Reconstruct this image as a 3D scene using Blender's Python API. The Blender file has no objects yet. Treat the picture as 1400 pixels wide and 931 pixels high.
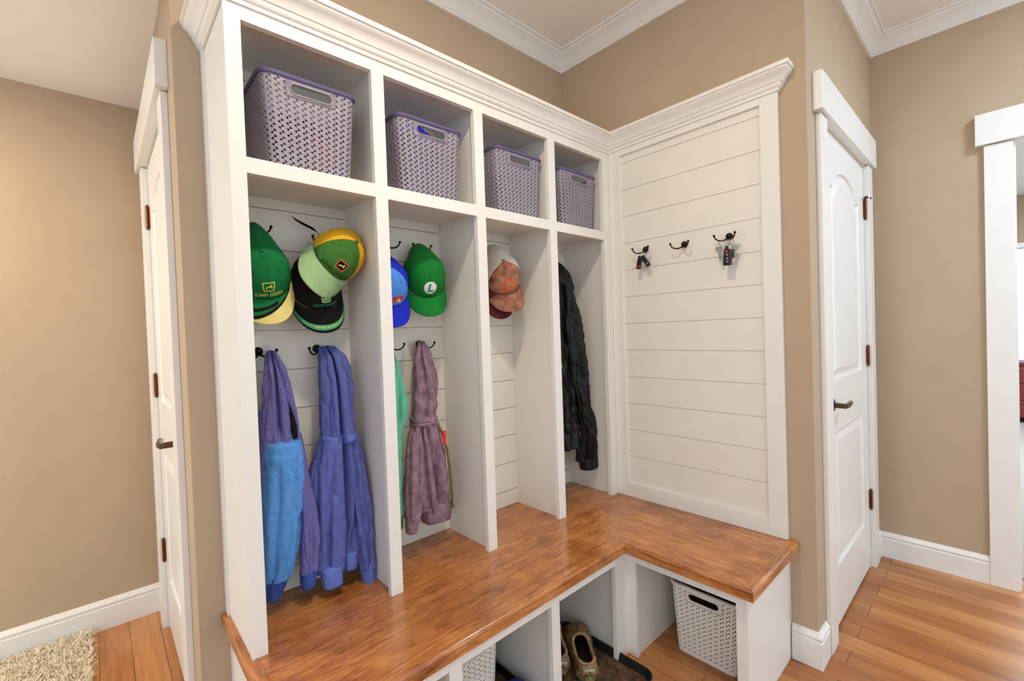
import bpy, bmesh, math, random
from math import sin, cos, pi, radians as R
from mathutils import Vector, Matrix, noise
random.seed(7)
S = bpy.context.scene
COL = S.collection

# ------------------------------------------------------------------ materials
def lin(c):
    f = lambda v: v/12.92 if v <= .04045 else ((v+.055)/1.055)**2.4
    return tuple(f(v/255) for v in c) + (1,)

class NT:
    def __init__(s, name):
        s.m = bpy.data.materials.new(name); s.m.use_nodes = True
        s.t = s.m.node_tree; s.b = s.t.nodes['Principled BSDF']
    def n(s, typ, **kw):
        nd = s.t.nodes.new(typ)
        for k, v in kw.items():
            if k.startswith('_'): setattr(nd, k[1:], v)
            else:
                key = int(k[1:]) if k[0] == 'i' and k[1:].isdigit() else k.replace('__', ' ')
                nd.inputs[key].default_value = v
        return nd
    def l(s, a, ao, b, bi): s.t.links.new(a.outputs[ao], b.inputs[bi])
    def coords(s, scale=(1,1,1), rot=(0,0,0), kind='Object'):
        tc = s.n('ShaderNodeTexCoord'); mp = s.n('ShaderNodeMapping')
        mp.inputs['Scale'].default_value = scale; mp.inputs['Rotation'].default_value = rot
        s.l(tc, kind, mp, 'Vector'); return mp
    def ramp(s, stops):
        r = s.n('ShaderNodeValToRGB'); e = r.color_ramp.elements
        while len(e) < len(stops): e.new(.5)
        for el, (p, c) in zip(e, stops): el.position = p; el.color = c
        return r

def mat(name, col, rough=.5, metal=0, var=0, scale=40, bump=0, bscale=200, spec=.5, stretch=(1,1,1), col2=None):
    T = NT(name); b = T.b
    b.inputs['Roughness'].default_value = rough; b.inputs['Metallic'].default_value = metal
    b.inputs['Specular IOR Level'].default_value = spec
    c = lin(col); b.inputs['Base Color'].default_value = c
    if var or col2:
        mp = T.coords(stretch); nz = T.n('ShaderNodeTexNoise', Scale=scale, Detail=4.0, Roughness=.65)
        T.l(mp, 'Vector', nz, 'Vector')
        if col2: lo, hi = c, lin(col2)
        else: lo = tuple(x*(1-var) for x in c[:3])+(1,); hi = tuple(min(1, x*(1+var)) for x in c[:3])+(1,)
        rp = T.ramp([(.35, lo), (.65, hi)]); T.l(nz, 'Fac', rp, 'Fac'); T.l(rp, 'Color', b, 'Base Color')
    if bump:
        mp = T.coords(stretch); nz = T.n('ShaderNodeTexNoise', Scale=bscale, Detail=3.0)
        T.l(mp, 'Vector', nz, 'Vector'); bp = T.n('ShaderNodeBump', Strength=bump, Distance=.002)
        T.l(nz, 'Fac', bp, 'Height'); T.l(bp, 'Normal', b, 'Normal')
    return T.m

def wood_floor():
    T = NT('plank_floor'); b = T.b
    mp = T.coords((1,1,1), (0,0,R(90)))
    br = T.n('ShaderNodeTexBrick', Scale=1.0, Mortar__Size=.0011, Mortar__Smooth=.3, Bias=0.0, Brick__Width=.92, Row__Height=.1035)
    br.offset = .37; br.offset_frequency = 2; br.squash = 1
    br.inputs['Color1'].default_value = (0,0,0,1); br.inputs['Color2'].default_value = (1,1,1,1); br.inputs['Mortar'].default_value = (.5,.5,.5,1)
    T.l(mp, 'Vector', br, 'Vector')
    mg = T.coords((26,1.6,1)); gr = T.n('ShaderNodeTexNoise', Scale=2.2, Detail=7.0, Roughness=.65, Distortion=.6); T.l(mg, 'Vector', gr, 'Vector')
    mb = T.coords((6,1.2,1)); g2 = T.n('ShaderNodeTexNoise', Scale=1.6, Detail=3.0); T.l(mb, 'Vector', g2, 'Vector')
    add = T.n('ShaderNodeMath', _operation='MULTIPLY_ADD', i1=.2); T.l(br, 'Color', add, 0)
    a2 = T.n('ShaderNodeMath', _operation='MULTIPLY_ADD', i1=.5); T.l(gr, 'Fac', a2, 0); 
    a3 = T.n('ShaderNodeMath', _operation='MULTIPLY_ADD', i1=.45, i2=-.07); T.l(g2, 'Fac', a3, 0)
    T.l(a3, 'Value', a2, 2); T.l(a2, 'Value', add, 2)
    rp = T.ramp([(.18, lin((122,66,32))), (.45, lin((168,106,58))), (.66, lin((198,140,84))), (.92, lin((220,168,112)))])
    T.l(add, 'Value', rp, 'Fac')
    mx = T.n('ShaderNodeMix', _data_type='RGBA'); T.l(br, 'Fac', mx, 0); T.l(rp, 'Color', mx, 6); mx.inputs[7].default_value = lin((58,28,14))
    T.l(mx, 2, b, 'Base Color'); b.inputs['Roughness'].default_value = .28
    bp = T.n('ShaderNodeBump', Strength=.5, Distance=.002); bp.invert = True; T.l(br, 'Fac', bp, 'Height'); T.l(bp, 'Normal', b, 'Normal')
    return T.m

def bench_wood(name, along):
    T = NT(name); b = T.b
    sc = (1.5,13,13) if along == 'x' else (13,1.5,13)
    mp = T.coords(sc); n1 = T.n('ShaderNodeTexNoise', Scale=2.4, Detail=9.0, Roughness=.68, Distortion=1.6); T.l(mp, 'Vector', n1, 'Vector')
    m2 = T.coords(tuple(v*7 for v in sc)); n2 = T.n('ShaderNodeTexNoise', Scale=3.0, Detail=6.0, Roughness=.7); T.l(m2, 'Vector', n2, 'Vector')
    m3 = T.coords((1,1,1)); n3 = T.n('ShaderNodeTexNoise', Scale=5.0, Detail=4.0, Distortion=1.2); T.l(m3, 'Vector', n3, 'Vector')
    a = T.n('ShaderNodeMath', _operation='MULTIPLY_ADD', i1=.55); T.l(n1, 'Fac', a, 0)
    c = T.n('ShaderNodeMath', _operation='MULTIPLY_ADD', i1=.34); T.l(n2, 'Fac', c, 0)
    d = T.n('ShaderNodeMath', _operation='MULTIPLY_ADD', i1=.32, i2=-.1); T.l(n3, 'Fac', d, 0)
    T.l(d, 'Value', c, 2); T.l(c, 'Value', a, 2)
    rp = T.ramp([(.34, lin((100,52,23))), (.46, lin((160,95,46))), (.58, lin((198,130,72))), (.78, lin((226,166,106)))])
    T.l(a, 'Value', rp, 'Fac'); T.l(rp, 'Color', b, 'Base Color'); b.inputs['Roughness'].default_value = .19
    b.inputs['Coat Weight'].default_value = .3; b.inputs['Coat Roughness'].default_value = .12
    return T.m

def leather():
    T = NT('black_leather'); b = T.b
    mp = T.coords((1,1,1)); v = T.n('ShaderNodeTexNoise', Scale=26.0, Detail=6.0, Distortion=1.0); T.l(mp, 'Vector', v, 'Vector')
    rp = T.ramp([(.35, lin((6,6,7))), (.75, lin((24,21,20)))]); T.l(v, 'Fac', rp, 'Fac'); T.l(rp, 'Color', b, 'Base Color')
    b.inputs['Roughness'].default_value = .42; b.inputs['Specular IOR Level'].default_value = .3
    bp = T.n('ShaderNodeBump', Strength=.6, Distance=.006); T.l(v, 'Fac', bp, 'Height'); T.l(bp, 'Normal', b, 'Normal'); return T.m

def heather(name, c1, c2, sc=420):
    return mat(name, c1, .95, col2=c2, scale=sc, bump=.5, bscale=700, spec=.15)

def camo():
    T = NT('camo_foam'); b = T.b
    mp = T.coords((1,1,1)); v = T.n('ShaderNodeTexNoise', Scale=34.0, Detail=5.0, Distortion=1.4); T.l(mp, 'Vector', v, 'Vector')
    rp = T.ramp([(.3, lin((58,34,22))), (.42, lin((120,84,46))), (.5, lin((150,124,84))), (.6, lin((112,112,62))), (.72, lin((150,70,38)))])
    T.l(v, 'Fac', rp, 'Fac'); T.l(rp, 'Color', b, 'Base Color'); b.inputs['Roughness'].default_value = .6; return T.m

def emit(name, col, strength):
    T = NT(name); T.b.inputs['Base Color'].default_value = lin(col); T.b.inputs['Emission Color'].default_value = lin(col); T.b.inputs['Emission Strength'].default_value = strength; return T.m

M = dict(
 wall=mat('wall_paint', (185,162,136), .85, var=.02, scale=6, bump=.12, bscale=350, spec=.2),
 ceil=mat('ceiling_paint', (242,238,231), .9, var=.012, scale=5, spec=.15),
 white=mat('white_cabinet_paint', (232,227,218), .38, var=.012, scale=9),
 trim=mat('white_trim_paint', (233,229,222), .36, var=.012, scale=9),
 plank=mat('shiplap_paint', (231,224,211), .45, var=.015, scale=9),
 floor=wood_floor(), benchx=bench_wood('maple_bench', 'x'), benchy=bench_wood('maple_bench_return', 'y'),
 bronze=mat('oil_rubbed_bronze', (38,26,22), .35, metal=.8, var=.4, scale=60),
 copper=mat('bronze_hinge', (120,64,34), .35, metal=.85, var=.5, scale=90),
 nickel=mat('bronze_lever', (96,74,58), .25, metal=.9, var=.2, scale=30),
 basket=mat('lavender_grey_plastic', (148,138,150), .5, var=.03, scale=20),
 rim=mat('purple_grey_rim', (92,82,124), .4, var=.05, scale=20),
 wbasket=mat('cream_plastic', (240,232,218), .5, var=.02, scale=20),
 green=mat('green_twill', (16,112,58), .8, var=.12, scale=60, bump=.4, bscale=900, spec=.2),
 lgreen=mat('bright_green_twill', (18,120,44), .8, var=.1, scale=60, bump=.4, bscale=900, spec=.2),
 dgreen=mat('olive_green_twill', (62,112,44), .8, var=.14, scale=40, bump=.4, bscale=900, spec=.2),
 pale=mat('pale_sage_twill', (150,180,128), .85, var=.08, scale=40, bump=.4, bscale=900, spec=.2),
 yellow=mat('yellow_twill', (226,172,34), .8, var=.08, scale=40, bump=.4, bscale=900, spec=.2),
 cream=mat('cream_yellow_twill', (226,206,128), .85, var=.05, scale=40, spec=.2),
 lime=mat('yellow_thread', (226,220,96), .7, var=.05, scale=200, spec=.2),
 black=mat('black_twill', (16,16,17), .85, var=.3, scale=60, bump=.4, bscale=900, spec=.2),
 teal=mat('mint_jersey', (100,184,154), .9, var=.08, scale=30, spec=.15),
 tealtrim=mat('teal_green_trim', (54,158,112), .8, var=.05, scale=60, spec=.2),
 blue=mat('royal_blue_twill', (30,44,190), .8, var=.15, scale=50, spec=.2),
 lblue=mat('sky_blue_twill', (78,142,226), .8, var=.06, scale=50, spec=.2),
 red=mat('red_print', (220,44,52), .7, var=.1, scale=120, spec=.2),
 orange=mat('orange_print', (240,98,40), .7, var=.1, scale=120, spec=.2),
 brown=mat('faded_brown_canvas', (118,66,50), .9, scale=18, col2=(190,138,112), bump=.4, bscale=800, spec=.15),
 mesh=mat('off_white_mesh', (206,196,180), .9, var=.16, scale=420, bump=.8, bscale=700, spec=.15),
 maroon=mat('maroon_canvas', (92,38,44), .9, var=.2, scale=60, spec=.15),
 whitec=mat('white_felt', (232,230,224), .8, var=.03, scale=60, spec=.2),
 grey=mat('grey_print', (150,130,110), .8, var=.1, scale=60, spec=.2),
 h_purple=heather('purple_blue_heather', (54,50,122), (138,132,184)),
 h_blue=mat('light_blue_fleece', (90,150,214), .95, var=.12, scale=60, bump=.4, bscale=600, spec=.15),
 navy=heather('navy_rib', (52,70,140), (72,96,170), 300),
 slate=mat('slate_blue_fleece', (94,102,166), .95, var=.12, scale=40, bump=.5, bscale=700, spec=.15),
 slater=heather('slate_blue_rib', (94,112,184), (112,130,204), 300),
 h_brown=mat('purple_brown_fleece', (122,92,104), .95, col2=(158,128,144), scale=30, bump=.5, bscale=700, spec=.15),
 olive=mat('olive_cord', (110,96,50), .8, var=.3, scale=200, spec=.2),
 leather=leather(), camo=camo(), tan=mat('worn_tan_foam', (150,112,74), .7, col2=(196,160,116), scale=50, spec=.2),
 rubber=mat('black_rubber', (18,17,20), .45, var=.25, scale=40),
 darkb=mat('dark_basket_fill', (34,30,34), .9, var=.4, scale=30, spec=.2),
 trayfloor=mat('worn_tray_floor', (46,44,38), .6, col2=(120,84,54), scale=42, stretch=(1,1,1)),
 insole=mat('dark_insole', (22,20,18), .9, var=.3, scale=60),
 silver=mat('steel', (168,166,160), .35, metal=.9, var=.1, scale=60),
 fob=mat('black_fob', (16,16,18), .35, var=.1, scale=60),
 rug=mat('cream_shag', (226,208,178), .95, col2=(252,242,222), scale=60, spec=.1),
 carpet=mat('grey_carpet', (176,172,164), .95, var=.25, scale=160, bump=.6, bscale=300, spec=.1),
 redwood=mat('red_brown_wood', (116,38,44), .35, var=.2, scale=14, stretch=(1,1,6)),
 blued=mat('blue_canvas', (52,76,156), .9, var=.2, scale=40, spec=.2),
)
T = NT('window_glass'); T.b.inputs['Transmission Weight'].default_value = 1; T.b.inputs['Roughness'].default_value = 0; T.b.inputs['IOR'].default_value = 1.05
M['glass'] = T.m
M['lamp'] = emit('warm_lamp', (255,236,205), 6)

# ------------------------------------------------------------------ object helpers
def tag(o, label=None, cat=None, group=None, kind=None):
    if label: o['label'] = label
    if cat: o['category'] = cat
    if group: o['group'] = group
    if kind: o['kind'] = kind
    return o
def thing(name, loc, label, cat, group=None, kind=None, rot=None):
    o = bpy.data.objects.new(name, None); COL.objects.link(o); o.empty_display_size = .05
    if rot is not None: o.matrix_world = Matrix.Translation(loc) @ rot.to_4x4()
    else: o.location = loc
    return tag(o, label, cat, group, kind)

class MB:
    def __init__(s): s.v = []; s.f = []; s.mi = []
    def add(s, vs, fs, mi=0):
        k = len(s.v); s.v += [tuple(p) for p in vs]; s.f += [tuple(i+k for i in f) for f in fs]; s.mi += [mi]*len(fs); return s
    def box(s, x0, y0, z0, x1, y1, z1, mi=0):
        x0, x1 = sorted((x0, x1)); y0, y1 = sorted((y0, y1)); z0, z1 = sorted((z0, z1))
        return s.add([(x0,y0,z0),(x1,y0,z0),(x1,y1,z0),(x0,y1,z0),(x0,y0,z1),(x1,y0,z1),(x1,y1,z1),(x0,y1,z1)],
            [(3,2,1,0),(4,5,6,7),(0,1,5,4),(1,2,6,5),(2,3,7,6),(3,0,4,7)], mi)
    def grid(s, P, close_u=False, mi=0):          # P[i][j]
        n, m = len(P), len(P[0]); k = len(s.v)
        for r in P: s.v += [tuple(p) for p in r]
        for i in range(n-1):
            for j in range(m if close_u else m-1):
                j2 = (j+1) % m
                s.f.append((k+i*m+j, k+i*m+j2, k+(i+1)*m+j2, k+(i+1)*m+j)); s.mi.append(mi)
        return s
    def tube(s, path, rad, n=10, caps=True, mi=0):
        path = [Vector(p) for p in path]; N = len(path)
        if not hasattr(rad, '__len__'): rad = [rad]*N
        rows = []; up = None
        for i, p in enumerate(path):
            t = (path[min(i+1, N-1)]-path[max(i-1, 0)]).normalized()
            if up is None: up = Vector((0,0,1)) if abs(t.z) < .9 else Vector((1,0,0))
            a = (up - t*up.dot(t)).normalized(); b = t.cross(a); up = a
            rows.append([p+(a*cos(2*pi*j/n)+b*sin(2*pi*j/n))*rad[i] for j in range(n)])
        k = len(s.v); s.grid(rows, True, mi)
        if caps:
            s.f.append(tuple(k+j for j in range(n))[::-1]); s.mi.append(mi)
            s.f.append(tuple(k+(N-1)*n+j for j in range(n))); s.mi.append(mi)
        return s
    def ring(s, path, r, n=8, mi=0):              # closed tube
        path = [Vector(p) for p in path]; N = len(path); rows = []
        c = sum(path, Vector())/N
        for i, p in enumerate(path):
            t = (path[(i+1) % N]-path[i-1]).normalized(); a = (p-c); a = (a-t*a.dot(t)).normalized(); b = t.cross(a)
            rows.append([p+(a*cos(2*pi*j/n)+b*sin(2*pi*j/n))*r for j in range(n)])
        rows.append(rows[0]); return s.grid(rows, True, mi)
    def ball(s, c, r, n=12, m=8, mi=0, sc=(1,1,1)):
        P = []
        for i in range(m+1):
            a = pi*i/m
            P.append([(c[0]+r*sc[0]*max(sin(a), 1e-4)*cos(2*pi*j/n), c[1]+r*sc[1]*max(sin(a), 1e-4)*sin(2*pi*j/n), c[2]-r*sc[2]*cos(a)) for j in range(n)])
        return s.grid(P, True, mi)
    def lathe(s, prof, c=(0,0,0), axis='z', n=24, mi=0):
        P = []
        for r, h in prof:
            row = []
            for j in range(n):
                a = 2*pi*j/n; u, v = r*cos(a), r*sin(a)
                q = (u, v, h) if axis == 'z' else ((u, -h, v) if axis == '-y' else (-h, -u, v))
                row.append((c[0]+q[0], c[1]+q[1], c[2]+q[2]))
            P.append(row)
        return s.grid(P, True, mi)
    def prism(s, poly, z0, z1, mi=0):
        n = len(poly); k = len(s.v)
        s.v += [(x, y, z0) for x, y in poly]+[(x, y, z1) for x, y in poly]
        s.f.append(tuple(k+i for i in range(n))[::-1]); s.f.append(tuple(k+n+i for i in range(n)))
        for i in range(n): j = (i+1) % n; s.f.append((k+i, k+j, k+n+j, k+n+i))
        s.mi += [mi]*(n+2); return s
    def sweep(s, prof, path, side=1, ends=(None, None), mi=0, closed_prof=True):
        """prof: (outward offset, z); path: plan polyline; side=+1 offsets to the left of travel; ends: mitre turn partner directions"""
        P = [Vector(p).to_2d() for p in path]; N = len(P); rows = []
        for i in range(N):
            d0 = (P[i]-P[i-1]).normalized() if i > 0 else (Vector(ends[0]) if ends[0] else None)
            d1 = (P[i+1]-P[i]).normalized() if i < N-1 else (Vector(ends[1]) if ends[1] else None)
            if d0 is None: d0 = d1
            if d1 is None: d1 = d0
            n0 = Vector((-d0.y, d0.x))*side; n1 = Vector((-d1.y, d1.x))*side
            m = (n0+n1); m = m/max(m.dot(n0), .2)
            rows.append([(P[i].x+m.x*o, P[i].y+m.y*o, z) for o, z in prof])
        k = len(s.v); s.grid(rows, closed_prof, mi); n = len(prof)
        if closed_prof:
            s.f.append(tuple(k+j for j in range(n))); s.mi.append(mi)
            s.f.append(tuple(k+(N-1)*n+j for j in range(n))[::-1]); s.mi.append(mi)
        return s
    def build(s, name, m, parent=None, smooth=False, bevel=0, solid=0, sub=0, world=False, seg=2, auto=None, offs=0, recalc=True, merge=0):
        me = bpy.data.meshes.new(name); vs = s.v
        if world and parent:
            inv = parent.matrix_basis.inverted(); vs = [inv @ Vector(p) for p in vs]
        me.from_pydata([tuple(p) for p in vs], [], s.f)
        for mm in (m if isinstance(m, (list, tuple)) else [m]): me.materials.append(mm)
        me.polygons.foreach_set('material_index', s.mi)
        if recalc or merge:
            bm = bmesh.new(); bm.from_mesh(me)
            if merge: bmesh.ops.remove_doubles(bm, verts=bm.verts, dist=merge)
            if recalc: bmesh.ops.recalc_face_normals(bm, faces=bm.faces)
            bm.to_mesh(me); bm.free()
        if smooth: me.polygons.foreach_set('use_smooth', [True]*len(me.polygons))
        me.update()
        if auto is not None: me.set_sharp_from_angle(angle=R(auto))
        o = bpy.data.objects.new(name, me); COL.objects.link(o)
        if parent: o.parent = parent
        if solid: d = o.modifiers.new('Solidify', 'SOLIDIFY'); d.thickness = solid; d.offset = offs
        if bevel: d = o.modifiers.new('Bevel', 'BEVEL'); d.width = bevel; d.segments = seg; d.limit_method = 'ANGLE'; d.angle_limit = R(40)
        if sub: d = o.modifiers.new('Subdivision', 'SUBSURF'); d.levels = d.render_levels = sub
        return o

def kids(o): return list(o.children)
def copy_tree(o, parent=None):
    c = o.copy(); COL.objects.link(c); c.parent = parent
    for ch in kids(o): copy_tree(ch, c)
    return c

def text2d(body, size):
    cu = bpy.data.curves.new('t', 'FONT'); cu.body = body; cu.size = size; cu.align_x = 'CENTER'; cu.align_y = 'CENTER'; cu.resolution_u = 3
    o = bpy.data.objects.new('t', cu); COL.objects.link(o); bpy.context.view_layer.update()
    me = o.to_mesh(); vs = [(v.co.x, v.co.y) for v in me.vertices]; fs = [tuple(p.vertices) for p in me.polygons]
    o.to_mesh_clear(); bpy.data.objects.remove(o); bpy.data.curves.remove(cu)
    return vs, fs

# ------------------------------------------------------------------ measures (metres)
ZB = .46; XB = .0216; YC = -.857; XF = 1.2158; XL = -1.732; YW = .305; YH = 1.474
CZ = 2.79; HZ = 2.429; YD = .288
ST = [(-1.658,-1.620), (-1.260,-1.2185), (-.854,-.8116), (-.4477,-.4036), (-.0527,0)]
ZT = 2.135; ZU = 1.7795; ZL = 1.738; CB = 2.178

def struct(name, mb, m, label, parent=None, cat='wall', **kw):
    o = mb.build(name, m, parent, **kw)
    if parent is None: tag(o, label, cat, kind='structure')
    return o

# ------------------------------------------------------------------ setting
struct('floor', MB().box(-4.2,-4.2,-.04,1.372,1.6,0), M['floor'], 'orange-brown hardwood plank floor', cat='floor')
struct('wall_back', MB().box(XL,YW,0,.14,YW+.1,CZ), M['wall'], 'tan painted wall behind the locker unit')
struct('wall_right', MB().box(XB,YC,0,.14,YW,CZ), M['wall'], 'tan painted wall behind the shiplap panel')
D1X, D1W, DH = .228, .79, 2.09
struct('wall_closet', MB().box(.14,YC,0,D1X-.02,YC+.1,CZ).box(D1X+D1W+.02,YC,0,XF,YC+.1,CZ).box(D1X-.02,YC,DH+.02,D1X+D1W+.02,YC+.1,CZ), M['wall'], 'beige painted wall around the closed right door')
OY0, OY1, OH = -1.372, -2.29, 2.098
struct('wall_far', MB().box(XF,YC+.1,0,XF+.12,OY0+.0,CZ).box(XF,OY1,0,XF+.12,-4.2,CZ).box(XF,OY0,OH+.02,XF+.12,OY1,CZ), M['wall'], 'beige painted wall on the right beside the open doorway')
D2Y, D2W = 1.262, .72      # far edge of the hall door opening
struct('wall_hall_door', MB().box(XL,YW+.1,0,XL+.1,D2Y-D2W-.02,HZ).box(XL,D2Y+.02,0,XL+.1,YH,HZ).box(XL,D2Y-D2W-.02,DH+.02,XL+.1,D2Y+.02,HZ), M['wall'], 'tan painted hallway wall around the left door')
struct('wall_hall', MB().box(-4.2,YH,0,XL+.1,YH+.1,HZ+.05), M['wall'], 'tan painted wall at the end of the hallway on the left')
struct('ceiling_hall', MB().box(-4.2,.35,HZ,XL+.1,YH+.05,HZ+.04), M['ceil'], 'cream hallway ceiling at upper left', cat='ceiling')
struct('wall_header', MB().box(-4.2,.31,HZ-.0,XL,.35,CZ), M['wall'], 'painted drop where the hallway ceiling meets the taller room')
struct('ceiling', MB().box(-4.2,-4.2,CZ,XF+.12,YW+.1,CZ+.04), M['ceil'], 'pale ceiling over the mudroom', cat='ceiling')

# room crown moulding
def crown_prof(z0, h, p):
    pts = [(0,0),(.012/.08,0),(.012/.08,.10),(.2,.14),(.26,.22),(.34,.36),(.5,.55),(.7,.68),(.82,.74),(.86,.80),(.86,.86),(1,.88),(1,1),(0,1)]
    return [(x*p, z0+y*h) for x, y in pts]
rc = crown_prof(CZ-.08, .08, .08)
struct('trim_1', MB().sweep(rc, [(-4.0,YW),(XB,YW),(XB,YC),(XF,YC),(XF,-4.1)], side=-1), M['trim'], 'white crown moulding where the walls meet the ceiling', cat='crown moulding', auto=35, smooth=True)

# baseboards
bbp = [(0,0),(.016,0),(.016,.098),(.013,.102),(.013,.106),(.015,.110),(.015,.116),(.010,.124),(.006,.130),(.004,.134),(0,.134)]
struct('baseboard_right', MB().sweep(bbp, [(XB,-.772),(XB,YC),(D1X-.108,YC)], side=-1), M['trim'], 'white moulded baseboard wrapping the wall corner beside the bench', cat='baseboard')
struct('baseboard_far', MB().sweep(bbp, [(D1X+D1W+.095,YC),(XF,YC),(XF,OY0+.09)], side=-1), M['trim'], 'white moulded baseboard on the right wall beside the doorway', cat='baseboard')
struct('baseboard_hall', MB().sweep(bbp, [(-4.1,YH),(XL,YH),(XL,D2Y+.098)], side=-1), M['trim'], 'white moulded baseboard along the end hallway wall', cat='baseboard')
struct('baseboard_left', MB().sweep(bbp, [(XL,D2Y-D2W-.098),(XL,YW),(-1.662,YW)], side=-1), M['trim'], 'white baseboard on the wall stub left of the locker unit', cat='baseboard')

# doors ------------------------------------------------------------
def panel_loop(x0, x1, z0, z1, rise, inset, n=28):
    x0 += inset; x1 -= inset; z0 += inset; z1 -= inset
    pts = [(x0,z0),(x1,z0)]
    if rise:
        w = x1-x0
        for i in range(n+1):
            a = i/n; x = x1-w*a; u = 2*a-1
            if abs(u) > .82: zz = 0
            else: zz = rise*(1-(u/.82)**2)**.6
            pts.append((x, z1+zz))
    else:
        for i in range(n+1): pts.append((x1+(x0-x1)*i/n, z1))
    return pts
def door(name, origin, rotz, W, H, mirror, label):
    root = thing(name, (0,0,0), label, 'door', kind='structure')
    root.location = origin; root.rotation_euler = (0,0,rotz)
    X = (lambda x: W-x) if mirror else (lambda x: x)     # handle side is x=0 when not mirrored
    c = MB()
    for s in (0, 1):
        xa, xb_ = (-.1,-.006) if s == 0 else (W+.006, W+.1)
        MB().box(xa,-.02,0,xb_,0,H).build('casing', M['trim'], root, bevel=.002)
    MB().box(-.13,-.034,H+.004,W+.13,0,H+.148).build('head_casing', M['trim'], root, bevel=.002)
    jm = MB(); jm.box(-.02,0,0,0,.1,H).box(W,0,0,W+.02,.1,H).box(-.02,0,H,W+.02,.1,H+.02).box(0,.045,0,.012,.06,H).box(W-.012,.045,0,W,.06,H)
    jm.build('jamb', M['trim'], root)
    # leaf with one arched and one square raised panel
    x0, x1, z0, z1, yf = .003, W-.003, .012, H-.003, .004
    mg = .125
    specs = [(mg, W-mg, 1.045, 1.868, .088), (mg, W-mg, .255, .825, 0)]
    bm = bmesh.new(); edges = []
    def loop(pts, y):
        vs = [bm.verts.new((x, y, z)) for x, z in pts]; return vs
    outer = loop([(x0,z0),(x1,z0),(x1,z1),(x0,z1)], yf)
    edges += [bm.edges.new((outer[i], outer[(i+1) % 4])) for i in range(4)]
    firsts = []
    for sp in specs:
        L = loop(panel_loop(*sp, 0), yf); firsts.append(L)
        edges += [bm.edges.new((L[i], L[(i+1) % len(L)])) for i in range(len(L))]
    bmesh.ops.triangle_fill(bm, edges=edges, use_beauty=True)
    for sp, L in zip(specs, firsts):
        prev = L
        for ins, y in ((.007, yf+.009), (.016, yf+.011), (.026, yf+.009), (.046, yf+.002)):
            nx = loop(panel_loop(*sp, ins), y)
            for i in range(len(nx)): j = (i+1) % len(nx); bm.faces.new((prev[i], prev[j], nx[j], nx[i]))
            prev = nx
        bm.faces.new(prev)
    back = loop([(x0,z0),(x1,z0),(x1,z1),(x0,z1)], yf+.035)
    for i in range(4): j = (i+1) % 4; bm.faces.new((outer[i], outer[j], back[j], back[i]))
    bm.faces.new(back)
    bmesh.ops.recalc_face_normals(bm, faces=bm.faces)
    me = bpy.data.meshes.new('door_leaf'); bm.to_mesh(me); bm.free(); me.materials.append(M['trim'])
    lf = bpy.data.objects.new('door_leaf', me); COL.objects.link(lf); lf.parent = root
    for hz in (.36, 1.112, 1.868):
        xh = X(W-.001); h = MB(); k = -1 if mirror else 1
        h.tube([(xh,-.004,hz-.045),(xh,-.004,hz+.045)], .0065, 12)
        h.ball((xh,-.004,hz+.05), .006).ball((xh,-.004,hz-.05), .006)
        h.box(xh-.013,-.0012,hz-.044,xh+.013,.003,hz+.044)
        h.build('hinge', M['copper'], root, smooth=True, auto=30)
    if not mirror:
        h = MB(); hz = 1.868+.058; xh = W-.001
        h.tube([(xh,-.004,hz-.01),(xh,-.004,hz+.004)], .005, 10).tube([(xh-.01,-.012,hz),(xh+.035,-.02,hz)], .003, 8).ball((xh+.036,-.02,hz), .006).tube([(xh,-.004,hz),(xh-.03,-.014,hz)], .003, 8)
        h.build('door_stop', M['bronze'], root, smooth=True, auto=30)
    hx = X(.065); k = -1 if mirror else 1
    hd = MB().lathe([(0,.012),(.02,.012),(.029,.006),(.031,0)], (hx,yf,.95), '-y').build('rosette', M['bronze'], root, smooth=True, auto=40)
    lv = MB().tube([(hx,yf-.008,.95),(hx,yf-.045,.95)], .011, 14)
    pts = [(hx-.012*k,yf-.05,.95),(hx+.02*k,yf-.052,.95),(hx+.06*k,yf-.05,.949),(hx+.1*k,yf-.046,.948),(hx+.122*k,yf-.042,.948)]
    lv.tube(pts, [.0095,.011,.0095,.0085,.0095], 14)
    lv.build('lever', M['nickel'], hd, smooth=True, auto=40)
    return root
door('door_1', (D1X,YC,0), 0, D1W, DH, False, 'closed white two-panel door with arched top panel on the right')
door('door_2', (XL,D2Y,0), R(-90), D2W, DH, True, 'white two-panel door seen edge-on in the left hallway')

t = thing('trim_2', (XF,OY0,0), 'white flat casing and head board around the open doorway at far right', 'door casing', kind='structure')
MB().box(XF-.02,OY0-.004,0,XF,OY0+.09,OH).build('casing', M['trim'], t, world=True, bevel=.002)
MB().box(XF-.02,OY1-.09,0,XF,OY1+.004,OH).build('casing', M['trim'], t, world=True, bevel=.002)
MB().box(XF-.034,OY0+.118,OH+.004,XF,OY1-.118,OH+.149).build('head_casing', M['trim'], t, world=True, bevel=.002)
MB().box(XF,OY0-.012,0,XF+.12,OY0,OH).box(XF,OY1,0,XF+.12,OY1+.012,OH).box(XF,OY0,OH,XF+.12,OY1,OH+.02).build('jamb', M['trim'], t, world=True)

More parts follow.
